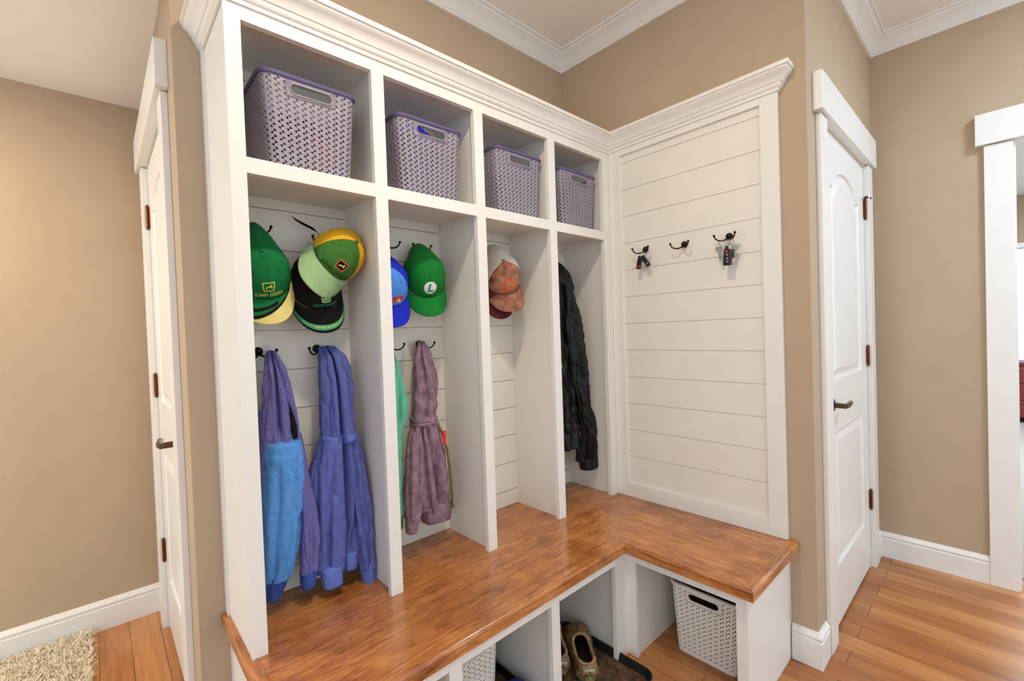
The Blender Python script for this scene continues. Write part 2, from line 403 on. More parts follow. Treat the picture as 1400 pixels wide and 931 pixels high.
# room beyond the doorway
struct('floor_bedroom', MB().box(1.372,-4.2,-.04,7.0,1.2,.006), M['carpet'], 'grey carpet beyond the open doorway', cat='floor')
wy0, wy1, wz0, wz1 = -2.4, -.9, .72, 2.13
bx = 6.6
struct('wall_bedroom', MB().box(bx,-4.2,0,bx+.1,wy0,2.79).box(bx,wy1,0,bx+.1,1.2,2.79).box(bx,wy0,0,bx+.1,wy1,wz0).box(bx,wy0,wz1,bx+.1,wy1,2.79).box(XF+.12,1.1,0,bx,1.2,2.79), M['wall'], 'far wall of the bright room beyond the doorway')
struct('ceiling_bedroom', MB().box(XF+.12,-4.2,2.79,bx+.1,1.2,2.83), M['ceil'], 'ceiling of the room beyond the doorway', cat='ceiling')
w = thing('window_1', (bx,(wy0+wy1)/2,wz0), 'bright window in the room beyond the doorway', 'window', kind='structure')
fr = MB(); e = .06
fr.box(bx-.03,wy0-e,wz0-e,bx+.04,wy0,wz1+e).box(bx-.03,wy1,wz0-e,bx+.04,wy1+e,wz1+e).box(bx-.03,wy0,wz1,bx+.04,wy1,wz1+e).box(bx-.05,wy0-.03,wz0-e,bx+.04,wy1+.03,wz0)
fr.build('window_frame', M['trim'], w, world=True); MB().box(bx+.02,wy0,wz0,bx+.026,wy1,wz1).build('window_pane', M['glass'], w, world=True)
t = thing('dresser', (6.3,-1.9,.006), 'red-brown wooden dresser under the bright window beyond the doorway', 'dresser')
MB().box(6.14,-2.5,.07,6.52,-1.28,.70).build('body', M['redwood'], t, world=True, bevel=.004)
MB().box(6.12,-2.52,.70,6.53,-1.26,.735).build('top', M['redwood'], t, world=True, bevel=.006)
for cy in (-2.45,-1.33):
    for cx in (6.17,6.49): MB().lathe([(.016,0),(.022,.03),(.03,.07)], (cx,cy,.006), n=12).build('foot', M['redwood'], t, world=True, smooth=True)
for zc in (.16,.36,.56):
    for ya, yb in ((-2.47,-1.9),(-1.88,-1.31)):
        d = MB().box(6.125,ya,zc-.075,6.142,yb,zc+.105).build('drawer', M['redwood'], t, world=True, bevel=.004)
        for yy in (ya+.12, yb-.12):
            o = MB().ball((6.11,yy,zc+.015), .017, 10, 6).build('knob', M['silver'], d, smooth=True)
            o.data.transform(Matrix.Translation(-t.location))

# ------------------------------------------------------------------ locker unit
L = thing('locker_unit', (-.83,.15,ZB), 'white built-in four-bay mudroom locker with top cubbies and crown moulding', 'locker')
ff = MB()
for a, b in ST: ff.box(a,0,ZB,b,.02,CB+.02)
for (a, b), (c, d) in zip(ST, ST[1:]):
    ff.box(b,0,ZT,c,.02,CB+.02); ff.box(b,0,ZL,c,.02,ZU)
ff.build('face_frame', M['white'], L, world=True)
MB().box(-1.657,.02,ZB,-1.637,YW-.0005,CB+.02).box(-1.663,.27,ZB,-1.655,YW-.0005,CB).build('side_panel', M['white'], L, world=True, bevel=.001)
MB().box(-.03,.02,ZB,-.010,YD,CB).build('side_panel', M['white'], L, world=True)
for (a, b) in ST[1:4]: MB().box(a+.018,.02,ZB,a+.037,YD,CB).build('divider', M['white'], L, world=True)
xs = [-1.637]+[a+.018 for a, _ in ST[1:4]]+[-.03]
for i in range(4):
    x0 = xs[i]+(.019 if i else 0)
    MB().box(x0,.02,ZU-.019,xs[i+1],YD,ZU-.0005).build('shelf', M['white'], L, world=True)
MB().box(-1.637,.02,ZT+.022,-.03,YD,ZT+.04).build('top_board', M['white'], L, world=True)
def planks(zs, gap, mk):
    for za, zb in zip(zs, zs[1:]): mk(za+gap/2, zb-gap/2)
pz = [ZB]+[.534+.1325*k for k in range(0, 13)]+[CB]
sh = MB(); planks(pz, .003, lambda a, b: sh.box(-1.65,YD,a,-.015,YD+.012,b)); sh.box(-1.65,YD+.010,ZB,-.015,YW-.0005,CB)
sh.build('shiplap_back', M['plank'], L, world=True)
cp = [(0,CB-.006),(.006,CB-.006),(.006,CB+.004),(.012,CB+.008),(.016,CB+.016),(.016,CB+.020),(.020,CB+.022),(.024,CB+.032),(.034,CB+.046),(.044,CB+.053),(.046,CB+.056),(.046,CB+.060),(.052,CB+.062),(.052,CB+.076),(0,CB+.076)]
MB().sweep(cp, [(-1.658,YW-.0005),(-1.658,0),(0,0)], side=-1, ends=(None,(0,-1))).build('crown_moulding', M['white'], L, world=True, smooth=True, auto=30)
MB().box(-1.65,.0,CB+.02,0,YW-.0005,CB+.074).build('cover_board', M['white'], L, world=True)

# shiplap return panel
P = thing('shiplap_panel', (.01,-.384,ZB), 'cream framed shiplap wall panel with key hooks, right of the lockers', 'wall panel')
YP = -.768
pf = MB().box(0,-.0645,ZB,.014,0,CB+.02).box(0,YP,ZB,.014,-.7028,CB+.02).box(0,-.7028,2.143,.014,-.0645,CB+.02).box(0,-.7028,ZB,.014,-.0645,.528)
pf.build('frame', M['white'], P, world=True, bevel=.0015)
pp = MB(); planks([.50]+[.662+.1314*k for k in range(0, 12)]+[2.16], .003, lambda a, b: pp.box(.012,-.71,a,.017,-.06,b)); pp.box(.0165,YP+.001,ZB,XB-.0003,0,CB)
pp.build('plank_panel', M['plank'], P, world=True)
MB().sweep(cp, [(0,0),(0,YP),(XB-.0003,YP)], side=-1, ends=((1,0),None)).build('crown_moulding', M['white'], P, world=True, smooth=True, auto=30)
MB().box(0.002,YP,CB+.02,XB-.0003,.0,CB+.074).build('cover_board', M['white'], P, world=True)

# ------------------------------------------------------------------ bench
B = thing('worktop', (-.83,-.1,ZB-.04), 'glossy golden-brown L-shaped wooden bench top in front of the lockers', 'worktop')
FX, FY, EX, EY = -1.662, -.322, -.434, -.787      # board edge, nosing added outside
MB().prism([(FX,FY),(EX,FY),(0.0,0.0),(XB-.0005,YW-.001),(FX,YW-.001)], ZB-.038, ZB-.0005).build('board', M['benchx'], B, world=True)
MB().prism([(EX,FY),(EX,EY),(XB-.0005,EY),(XB-.0005,-.0003),(0,-.0003)], ZB-.038, ZB-.0005).build('board', M['benchy'], B, world=True)
nz = [(0,ZB-.040),(.010,ZB-.040),(.0125,ZB-.037),(.0125,ZB-.018),(.010,ZB-.016),(.0135,ZB-.013),(.0145,ZB-.008),(.0125,ZB-.002),(.008,ZB+.0015),(-.004,ZB+.002),(-.018,ZB+.0012),(-.020,ZB-.001),(-.020,ZB-.004),(0,ZB-.006)]
for pth, en, mm in (([(FX,YW-.001),(FX,FY)], (None,(1,0)), 'benchy'), ([(FX,FY),(EX,FY)], ((0,-1),(0,-1)), 'benchx'), ([(EX,FY),(EX,EY)], ((1,0),(1,0)), 'benchy'), ([(EX,EY),(XB-.0005,EY)], ((0,-1),None), 'benchx')):
    MB().sweep(nz, pth, side=-1, ends=en).build('nosing', M[mm], B, world=True, smooth=True, auto=35)

Q = thing('cubby_bench', (-.83,-.1,0), 'white open-bay cubby base under the wooden bench top', 'bench')
yb, zr, zt2 = -.31, .378, ZB-.041
bs = [(-1.655,-1.6),(-1.256,-1.212),(-.846,-.806),(-.481,-.410)]
f = MB()
for a, b in bs: f.box(a,yb,0,b,yb+.02,zt2)
for (a, b), (c, d) in zip(bs, bs[1:]): f.box(b,yb,zr,c,yb+.02,zt2)
f.build('face_frame', M['white'], Q, world=True, bevel=.001)
f = MB().box(-.41,-.353,0,-.39,yb+.02,zt2).box(-.41,-.768,0,-.39,-.731,zt2).box(-.41,-.731,zr,-.39,-.353,zt2)
f.build('face_frame', M['white'], Q, world=True, bevel=.001)
MB().box(-.39,-.768,0,XB-.0005,-.75,zt2).build('end_panel', M['white'], Q, world=True)
MB().box(-1.655,yb+.02,0,-1.637,YW-.0005,zt2).build('end_panel', M['white'], Q, world=True)
for a in (-1.236,-.824): MB().box(a,yb+.02,0,a+.018,YW-.005,zt2).build('partition', M['white'], Q, world=True)
MB().box(-.458,yb+.02,0,-.44,YW-.005,zt2).build('partition', M['white'], Q, world=True)
MB().box(-.39,-.353+.008,0,XB-.0005,-.327,zt2).build('partition', M['white'], Q, world=True)
MB().box(-1.637,YW-.006,0,-.44,YW-.0005,zt2).build('back_panel', M['white'], Q, world=True)
#@@PART2
# ------------------------------------------------------------------ baskets
def basket_loft(hx0, hy0, hx1, hy1, H, r, ns, nc):
    """returns fn(u cell coordinate around, z fraction) -> point; u=0..N starts at the front-left corner end, front runs along +x at -y"""
    N = 4*(ns+nc)
    def f(u, t):
        hx = hx0+(hx1-hx0)*t; hy = hy0+(hy1-hy0)*t
        u = u % N; k = int(u//(ns+nc)); w = u-k*(ns+nc)
        ax, ay = (hx, hy) if k % 2 == 0 else (hy, hx)
        if w <= ns: p = (-ax+r+(2*ax-2*r)*w/ns, -ay)
        else:
            a = (w-ns)/nc*pi/2; p = (ax-r+r*sin(a), -ay+r-r*cos(a))
        for _ in range(k): p = (-p[1], p[0])
        return Vector((p[0], p[1], H*t))
    return f, N
def make_basket(name, label, group, m, mrim, hole, hx0=.118, hy0=.118, hx1=.136, hy1=.124, H=.272, ns=18, nc=4, nv=15):
    root = thing(name, (0,0,0), label, 'basket', group)
    f, N = basket_loft(hx0, hy0, hx1, hy1, H, .028, ns, nc)
    z0, z1 = .012/H, (H-.012)/H
    T = lambda j: z0+(z1-z0)*j/nv
    b = MB(); hb = [(ns//2-6, ns//2+6)]
    blocks = [(s*(ns+nc)+ns//2-6, s*(ns+nc)+ns//2+6) for s in (0, 2)]
    inb = lambda i, j: j >= nv-3 and j < nv and any(a <= i < c for a, c in blocks)
    for i in range(N):
        for j in range(nv):
            if inb(i, j): continue
            c = [f(i,T(j)), f(i+1,T(j)), f(i+1,T(j+1)), f(i,T(j+1))]
            q = lambda u, v: f(i+u, T(j)+(T(j+1)-T(j))*v)
            off = .2 if i % 2 else -.2
            if i % 2 == 0: tri = [(.5-hole*.8,.5+off),(.5+hole,.5+off-hole*.75),(.5+hole,.5+off+hole*.75)]; 
            else: tri = [(.5+hole*.8,.5+off),(.5-hole,.5+off+hole*.75),(.5-hole,.5+off-hole*.75)]
            tri = [q(*p) for p in tri]
            if i % 2 == 0: fs = [(0,1,5,4),(1,2,6,5),(2,3,4,6),(3,0,4)]
            else: fs = [(2,3,5,4),(3,0,6,5),(0,1,4,6),(1,2,4)]
            b.add(c+tri, fs)
        for ta, tb in ((0, z0), (z1, 1)):
            b.add([f(i,ta), f(i+1,ta), f(i+1,tb), f(i,tb)], [(0,1,2,3)])
    slots = []
    for a, c in blocks:                              # handle panels with a stadium-shaped slot
        n = 12; cu = (a+c)/2; ta, tb = T(nv-3), T(nv); tm = (ta+tb)/2+.004
        du = .0111; ru = .0155/du; rt = .0155/H; hl = .058/du-ru
        inner = []
        for s_, base in ((1, -pi/2), (-1, pi/2)):
            for k in range(n+1):
                an = base+pi*k/n; inner.append((cu+s_*hl+ru*cos(an), tm+rt*sin(an)))
        outer = []
        for u_, t_ in inner:
            x, y = (u_-cu), (t_-tm)
            k = min((c-cu)/abs(x) if abs(x) > 1e-6 else 1e9, ((tb-tm) if y > 0 else (tm-ta))/abs(y) if abs(y) > 1e-9 else 1e9)
            outer.append((cu+x*k, tm+y*k))
        nn = len(inner)
        for k in range(nn):                          # keep the outer corners
            k2 = (k+1) % nn; o1, o2 = outer[k], outer[k2]
            quad = [f(*inner[k]), f(*inner[k2]), f(*o2), f(*o1)]
            onx = lambda o: abs(abs(o[0]-cu)-(c-cu)) < 1e-6
            if onx(o1) != onx(o2):
                cor = (c if (o1[0]+o2[0])/2 > cu else a, tb if (o1[1]+o2[1])/2 > tm else ta)
                b.add([f(*inner[k]), f(*inner[k2]), f(*o2), f(*cor), f(*o1)], [(0,1,2,3,4)])
            else: b.add(quad, [(0,1,2,3)])
        slots.append([f(*p) for p in inner])
    b.add([f(i, 0) for i in range(N)], [tuple(range(N))])
    b.build('body', m, root, solid=.0026, offs=-1, merge=1e-5, smooth=True, auto=30)
    rm = MB()
    prof = [(-.001,-.010),(.004,-.010),(.0065,-.006),(.0065,-.001),(.004,.001),(-.003,.001)]
    P = []
    for i in range(N):
        p = f(i, 1); nrm = (f(i+.3,1)-f(i-.3,1)); nrm = Vector((nrm.y, -nrm.x, 0)).normalized()
        P.append([(p.x+nrm.x*o, p.y+nrm.y*o, p.z+z) for o, z in prof])
    P.append(P[0]); rm.grid(P, True).build('rim', mrim, root, smooth=True, auto=40)
    for s in slots: MB().ring(s, .0032, 6).build('handle_ring', m, root, smooth=True)
    return root

def crumple(c, r, sc, seed, n=28, m=20, amp=.22):
    P = []
    for i in range(m+1):
        a = pi*i/m; row = []
        for j in range(n):
            d = Vector((sin(a)*cos(2*pi*j/n), sin(a)*sin(2*pi*j/n), -cos(a)))
            k = 1+amp*noise.noise(d*2.2+Vector((seed,0,0)))+amp*.6*noise.noise(d*5+Vector((0,seed,0)))
            q = [math.copysign(abs(v)**.7, v) for v in d]
            row.append((c[0]+q[0]*r*sc[0]*k, c[1]+q[1]*r*sc[1]*k, c[2]+q[2]*r*sc[2]*k))
        P.append(row)
    return MB().grid(P, True)
def bundle(name, loc, r, sc, seed, m, label, cat, group=None, amp=.08):
    b = crumple((0,0,0), r, sc, seed, amp=amp); zmin = min(v[2] for v in b.v); b.v = [(x, y, max(z, zmin*.93)-zmin*.93) for x, y, z in b.v]
    o = b.build(name, m, None, smooth=True); o.location = loc; return tag(o, label, cat, group)

SH = ZU+.0005
bk = make_basket('storage_basket', 'purple-grey woven plastic basket in the top cubby at far left, the largest in view', 'woven baskets in the top cubbies', M['basket'], M['rim'], .41)
bk.location = (-1.432, .160, SH)
for x, lab in ((-1.020, 'purple-grey woven plastic basket with royal blue fabric behind its handle slot'),
               (-.583, 'purple-grey woven plastic basket in the third top cubby, above the trucker cap bay'),
               (-.192, 'purple-grey woven plastic basket in the top cubby nearest the corner, above the black jacket')):
    c = copy_tree(bk); c.location = (x, .160, SH); c['label'] = lab
bundle('basket_fill', (-1.432,.175,SH+.004), .10, (1.0,.88,.98), 2.9, M['darkb'], 'dark filler added to shade the far left top basket behind the orange-red piece', 'cloth')  # dark filler added so the weave holes look shaded inside
bundle('basket_fill', (-1.40,.068,SH+.03), .045, (.9,.42,1.0), 7.7, M['orange'], 'orange-red cloth showing through the front weave of the far left top basket', 'cloth', amp=.15)
bundle('basket_fill', (-1.045,.150,SH+.004), .10, (.90,.98,1.42), 5.5, M['blue'], 'royal blue cloth inside the second top basket, visible at the handle slot', 'cloth')
bundle('basket_fill', (-.583,.16,SH+.004), .10, (1.06,1.06,1.0), 2.2, M['blued'], 'dark blue filler added to shade the third top basket', 'cloth')  # added filler, its dark blue stands in for shade behind the holes
bundle('basket_fill', (-.192,.16,SH+.004), .10, (1.06,1.06,1.16), 9.2, M['darkb'], 'dark filler added to shade the top basket nearest the corner', 'cloth')  # added dark filler, gives the basket a shaded interior

wb = make_basket('storage_basket', 'cream perforated plastic basket under the short bench arm at right', 'cream baskets under the bench', M['wbasket'], M['wbasket'], .34, ns=18)
wb.matrix_world = Matrix.Translation((-.132,-.548,.0005)) @ Matrix.Rotation(R(-90),4,'Z')
c = copy_tree(wb); c.location = (-1.062,-.01,.0005); c.rotation_euler = (0,0,0); c['label'] = 'cream perforated plastic basket under the long bench, cut off by the photo edge'
bundle('glove_bundle', (-.13,-.55,.014), .098, (.95,.95,1.28), 4.4, M['darkb'], 'dark gloves and gear heaped inside the cream basket under the short bench arm', 'gloves')

# ------------------------------------------------------------------ coat hooks
def make_hook():
    root = thing('coat_hook', (0,0,0), 'x', 'coat hook', 'double coat hooks')
    MB().lathe([(.0001,-.0005),(.014,-.0005),(.0145,.003),(.0135,.008),(.010,.013),(.005,.0155),(.0001,.016)], axis='-y', n=20).build('backplate', M['bronze'], root, smooth=True)
    for k in (-1, 1):
        pts = [(0,-.010,-.006),(k*.006,-.020,-.014),(k*.016,-.032,-.019),(k*.028,-.042,-.018),(k*.037,-.049,-.010),(k*.041,-.052,.000)]
        MB().tube(pts, [.004,.0036,.0032,.003,.003,.003], 10).ball((k*.0415,-.0525,.003), .0052).build('prong', M['bronze'], root, smooth=True)
    return root
hk = None
for loc, rz, lab in (((-1.546,YD,1.654),0,'dark bronze hook holding the green swoosh cap at far left'),
    ((-1.335,YD,1.640),0,'dark bronze hook hidden behind the yellow and green cap'),
    ((-1.545,YD,1.262),0,'dark bronze hook holding the two-tone blue hoodie'),
    ((-1.362,YD,1.262),0,'dark bronze hook holding the slate blue hoodie'),
    ((-1.092,YD,1.655),0,'dark bronze hook half hidden behind the divider, above the royal blue cap'),
    ((-.952,YD,1.655),0,'dark bronze hook behind the top of the bright green cap'),
    ((-1.090,YD,1.262),0,'dark bronze hook half hidden behind the divider, above the mint garment'),
    ((-.953,YD,1.262),0,'dark bronze hook holding the purple-brown hoodie'),
    ((-.575,YD,1.655),0,'dark bronze hook hidden behind the trucker cap'),
    ((-.19,YD,1.63),0,'dark bronze hook hidden behind the black leather jacket'),
    ((.012,-.191,1.667),R(-90),'leftmost hook on the shiplap panel, holding two black fobs'),
    ((.012,-.383,1.659),R(-90),'empty middle hook on the shiplap panel'),
    ((.012,-.576,1.660),R(-90),'rightmost hook on the shiplap panel, holding a car remote and keys')):
    o = hk if (hk and hk.get('label') == 'x') else (copy_tree(hk) if hk else make_hook())
    if hk is None: hk = o
    o.location = loc; o.rotation_euler = (0,0,rz); o['label'] = lab

# keys
k1 = thing('key_bunch', (-.03,-.195,1.645), 'pair of black key fobs on the leftmost panel hook', 'keys')
def rb(name, c, sx, sy, sz, tilt, m, root, bev=.004):
    b = MB().box(-sx,-sy,-sz,sx,sy,sz); mt = Matrix.Translation(c) @ Matrix.Rotation(tilt,4,'X'); b.v = [mt @ Vector(p) for p in b.v]
    return b.build(name, m, root, world=True, bevel=bev, seg=3)
MB().ring([(-.03,-.195+.011*cos(a),1.638+.011*sin(a)) for a in [2*pi*i/16 for i in range(16)]], .0012, 6).build('key_ring', M['silver'], k1, world=True, smooth=True)
rb('fob', (-.036,-.183,1.602), .006,.0115,.031, R(15), M['fob'], k1)
rb('fob', (-.030,-.211,1.606), .006,.0105,.031, R(-36), M['fob'], k1)
rb('button', (-.0425,-.1785,1.583), .0012,.008,.003, R(15), M['red'], k1, .0008)
rb('button', (-.0365,-.222,1.592), .0012,.004,.004, R(-36), M['silver'], k1, .0008)
k2 = thing('key_bunch', (-.03,-.576,1.64), 'black car remote with red button and silver keys on the rightmost panel hook', 'keys')
for cy, cz, r in ((-.563,1.628,.012),(-.586,1.626,.011),(-.598,1.630,.012),(-.548,1.622,.010)):
    MB().ring([(-.034+.004*sin(2*a),cy+r*cos(a),cz+r*sin(a)) for a in [2*pi*i/18 for i in range(18)]], .0011, 6).build('key_ring', M['silver'], k2, world=True, smooth=True)
rb('fob', (-.042,-.588,1.568), .008,.0165,.033, R(4), M['fob'], k2, .006)
rb('fob_loop', (-.042,-.586,1.606), .005,.006,.008, R(4), M['fob'], k2, .003)
rb('button', (-.0505,-.587,1.590), .001,.006,.0035, R(4), M['red'], k2, .0008)
for z in (1.577,1.563,1.550): rb('button', (-.0505,-.5885,z), .001,.0032,.0032, R(4), M['silver'], k2, .0008)
for i, (cy, an) in enumerate(((-.545,-.22),(-.553,-.1),(-.612,.18),(-.607,.28))):
    b = MB().lathe([(.0001,0),(.0105,0),(.0105,.002),(.0001,.002)], axis='-y', n=14); b.v = [Vector((y-.0, x, z)) for x, y, z in b.v]
    b.box(-.001,-.0035,-.045,.001,.0035,-.008).box(-.001,-.0035,-.04,.001,-.006,-.036).box(-.001,-.0035,-.03,.001,-.0055,-.026)
    mt = Matrix.Translation((-.030+.002*i,cy,1.607)) @ Matrix.Rotation(an,4,'X'); b.v = [mt @ Vector(p) for p in b.v]
    b.build('key', M['silver'], k2, world=True)

# ------------------------------------------------------------------ caps
A_, BF, BB_, HC = .083, .098, .132, .106
class Cap:
    def __init__(s, label, O, F, U, front=None, side=None, brim=None, slouch=.0, group='baseball caps on the hooks', sc=1.0, tf=66, brimfn=None, button=None, brim_mats=None, hs=1.0, droop=.34, res=1, rise=.0, curve=.30):
        s.H = HC*hs; s.droop = droop; s.rise = rise
        F = Vector(F).normalized(); U = Vector(U); U = (U-F*U.dot(F)).normalized(); X = F.cross(U)
        rot = Matrix((X, F, U)).transposed(); s.up = Vector((X.z, F.z, U.z))
        s.root = thing('baseball_cap', O, label, 'cap', group, rot=rot); s.sl = slouch; s.seed = random.random()*9
        s.root.matrix_world = Matrix.Translation(O) @ rot.to_4x4() @ Matrix.Scale(sc,4)
        nU, nV = 96, 20
        def part(lo, hi, name, m):
            n = max(4, int(nU*(hi-lo)/360)); P = []
            for j in range(nV+1):
                P.append([s.crown(R(lo+(hi-lo)*i/n), j/nV*.999) for i in range(n+1)])
            return MB().grid(P).build(name, m, s.root, smooth=True, solid=.0016, offs=-1)
        if side is not front:
            s.fp = part(-tf, tf, 'front_panel', front); s.cr = part(tf, 360-tf, 'crown', side)
        else: s.fp = s.cr = part(0, 360, 'crown', front)
        MB().ball(tuple(s.crown(0,1)+Vector((0,0,.001))), .0075, 14, 8, sc=(1,1,.55)).build('button', button or front, s.cr, smooth=True)
        # brim
        nb, ms = 56*res, 18*res; P = []; s.curve = curve
        for k in range(ms+1): P.append([s.brim(-1+2*i/nb, k/ms) for i in range(nb+1)])
        b = MB().grid(P)
        if brimfn:
            b.mi = [brimfn(-1+2*((i % nb)+.5)/nb, (i//nb+.5)/ms) for i in range(nb*ms)]
        s.br = b.build('brim', brim_mats or brim, s.root, smooth=True, solid=.0035, offs=0)
        for sg in (-38, 38, -100, 100):               # eyelets
            p = s.crown(R(sg), .52); n_ = s.normal(R(sg), .52); e1 = n_.cross(Vector((0,0,1))).normalized(); e2 = n_.cross(e1)
            MB().ring([p+n_*.0008+(e1*cos(a)+e2*sin(a))*.0032 for a in [2*pi*i/10 for i in range(10)]], .0011, 6).build('eyelet', front if abs(sg) < 60 else side, s.fp if abs(sg) < 60 else s.cr, smooth=True)
    def crown(s, th, t):
        fr = max(0, cos(th)); bk = max(0, -cos(th))
        a = pi/2*t; n = 1.78+.55*(1-fr)
        z = sin(a)**.98; rho = max(1-z**n, 0)**(1/n)
        B = BF if cos(th) > 0 else BB_
        seam = min(abs(((math.degrees(th)+180+30) % 60)-30), 30)
        rho *= 1-.016*math.exp(-(seam/2.2)**2)*(1-t*.4)
        x, y = A_*rho*sin(th), B*rho*cos(th); zz = s.H*z
        pull = max(0, -y/BB_)                         # the back is drawn up to the hook
        x *= 1-.42*pull**1.4
        w = noise.noise(Vector((x*24+s.seed, y*20, z*2)))
        zz *= 1-s.sl*.42*pull**.8*(1+.9*w)
        d = s.sl*.014*w*max(0, .3-cos(th))
        return Vector((x+d*sin(th), y+d*cos(th), zz))+s.up*s.rise*pull**1.6
    def normal(s, th, t):
        e = .01; p = s.crown(th, t); a = s.crown(th+e, t)-p; b = s.crown(th, min(t+e,1))-p
        n = a.cross(b); n.normalize(); return n if n.dot(Vector((sin(th), cos(th), .3))) > 0 else -n
    def brim(s, u, k):
        th = u*R(74); i = Vector((A_*1.0*sin(th), BF*1.0*cos(th), 0))
        Lb = .073*(max(0, 1-abs(u)**2.6))**.62
        o = Vector((i.x*1.06, i.y+Lb, 0)); p = i+(o-i)*k
        p.z = -s.curve*p.x*p.x/.09*(.35+.65*k)-s.droop*(p.y-i.y)
        return p
    def on(s, u, v, off=.0016):                       # metres along the front panel -> surface; u to the viewer's right
        if not hasattr(s, 'arc'):
            s.arc = [0]; q = s.crown(0, 0)
            for k in range(1, 101): r_ = s.crown(0, k/100); s.arc.append(s.arc[-1]+(r_-q).length); q = r_
        v = min(max(v, .001), s.arc[-1]*.95); k = next(i for i in range(100) if s.arc[i+1] >= v)
        t = (k+(v-s.arc[k])/(s.arc[k+1]-s.arc[k]))/100
        c0 = s.crown(0, t); th = -u/max(.03, .35*(A_*A_/BF)+.65*c0.y)
        return s.crown(th, t)+s.normal(th, t)*off
    def decal(s, vs, fs, m, name, u0, v0, off=.0016, rot=0, arc=0):
        c, n = cos(rot), sin(rot)
        bm = bmesh.new(); bv = [bm.verts.new((x, y, 0)) for x, y in vs]
        for q in fs:
            try: bm.faces.new([bv[i] for i in q])
            except ValueError: pass
        bmesh.ops.triangulate(bm, faces=bm.faces[:])
        for _ in range(4):
            es = [e for e in bm.edges if e.calc_length() > .0045]
            if not es: break
            bmesh.ops.subdivide_edges(bm, edges=es, cuts=1, use_grid_fill=True); bmesh.ops.triangulate(bm, faces=bm.faces[:])
        bm.verts.index_update(); vs = [(v.co.x, v.co.y) for v in bm.verts]; fs = [tuple(v.index for v in q.verts) for q in bm.faces]; bm.free()
        b = MB().add([s.on(u0+x*c-y*n, v0+x*n+y*c+arc*x*x, off) for x, y in vs], fs); return b.build(name, m, s.fp)
    def text(s, body, size, m, u0, v0, off=.0016, rot=0, arc=0, wide=1.0):
        vs, fs = text2d(body, size); vs = [(x*wide, y) for x, y in vs]
        return s.decal(vs, fs, m, 'lettering', u0, v0, off, rot, arc)

def poly_fan(pts):                                    # concave-safe triangulation of a closed outline
    bm = bmesh.new(); vs = [bm.verts.new((x, y, 0)) for x, y in pts]
    bmesh.ops.triangle_fill(bm, edges=[bm.edges.new((vs[i], vs[(i+1) % len(vs)])) for i in range(len(vs))], use_beauty=True)
    bm.verts.index_update(); r = ([(v.co.x, v.co.y) for v in bm.verts], [tuple(v.index for v in f.verts) for f in bm.faces]); bm.free(); return r
def rrect(w, h, r, taper=0, n=6):
    pts = []
    for sx, sy, a0 in ((1,1,0),(-1,1,pi/2),(-1,-1,pi),(1,-1,1.5*pi)):
        for k in range(n+1):
            a = a0+pi/2*k/n; x = sx*(w-r)+r*cos(a); y = sy*(h-r)+r*sin(a); pts.append((x*(1+taper*y/h), y))
    return pts
DEER = [(-.95,-.42),(-.55,-.05),(-.35,.22),(.0,.18),(.28,.28),(.42,.52),(.30,.86),(.46,.74),(.52,.92),(.58,.66),(.82,.56),(.95,.40),(.70,.36),(.58,.12),(.62,-.08),(.98,-.22),(.86,-.36),(.48,-.24),(.30,-.14),(.05,-.16),(-.20,-.16),(-.42,-.34),(-.60,-.70),(-.72,-.62),(-.62,-.34)]
def emblem(cap, u0, v0, w, mo, mi, md, rot=0):
    h = w*.8
    vs, fs = poly_fan(rrect(w, h, w*.3, .12)); cap.decal(vs, fs, mo, 'emblem_border', u0, v0, .0013, rot)
    vs, fs = poly_fan(rrect(w*.84, h*.82, w*.25, .12)); cap.decal(vs, fs, mi, 'emblem_field', u0, v0, .0019, rot)
    vs, fs = poly_fan([(x*w*.66, y*h*.62) for x, y in DEER]); cap.decal(vs, fs, md, 'emblem_deer', u0, v0, .0025, rot)

def swoosh(u, k):
    k = min(1, max(0, k))                                     # viewer's right is -u
    x = -u
    edge = .98-.62*(x+.9)*.62
    if k > 1.02-.75*(x+.55) and x > -.6: return 2
    if k > .86-.70*(x+.55) and x > -.7: return 1
    if abs(k-(.62-.5*(x+.6))) < .07 and x < .25: return 1
    return 0
c1 = Cap('green cap with black swooshes and cream brim corner, hanging at far left', (-1.546,.208,1.500), (.02,-.55,-.83), (-.15,-.83,.55), M['green'], M['green'], slouch=.8, brim_mats=[M['green'], M['black'], M['cream']], brimfn=swoosh, curve=.24, res=3, rise=.055)
emblem(c1, .004, .046, .0175, M['lime'], M['green'], M['lime'])
c1.text('JOHN DEERE', .0150, M['lime'], .0055, .0195, arc=-1.6, wide=.95)

def edgeband(u, k):
    e = abs(u)**6
    if .66 < k < .88: return 1
    return 0
c2 = Cap('black cap with green brim stripe, beneath the tilted yellow and green cap', (-1.384,.212,1.472), (.03,-.53,-.84), (-.12,-.83,.55), M['black'], M['black'], slouch=.3, brim_mats=[M['black'], M['tealtrim']], brimfn=edgeband, curve=.30, hs=.72, res=2)
emblem(c2, .010, .042, .0165, M['lime'], M['tealtrim'], M['lime'])
c2.text('JOHN DEERE', .0115, M['tealtrim'], .008, .0195, arc=-1.4, wide=1.2)
bt = text2d('NOTHING RUNS LIKE', .0095)
def onbrim(c, x, y, off):
    th = -x; p = c.brim(th, y); d1 = c.brim(th+.02, y)-p; d2 = c.brim(th, min(y+.02, 1))-p; n = d1.cross(d2).normalized()
    if n.z < 0: n = -n
    return p+n*off
bmx = max(abs(v[0]) for v in bt[0])
MB().add([onbrim(c2, x/bmx*.62, .775-y*16, .0028) for x, y in bt[0]], bt[1]).build('lettering', M['lime'], c2.br)

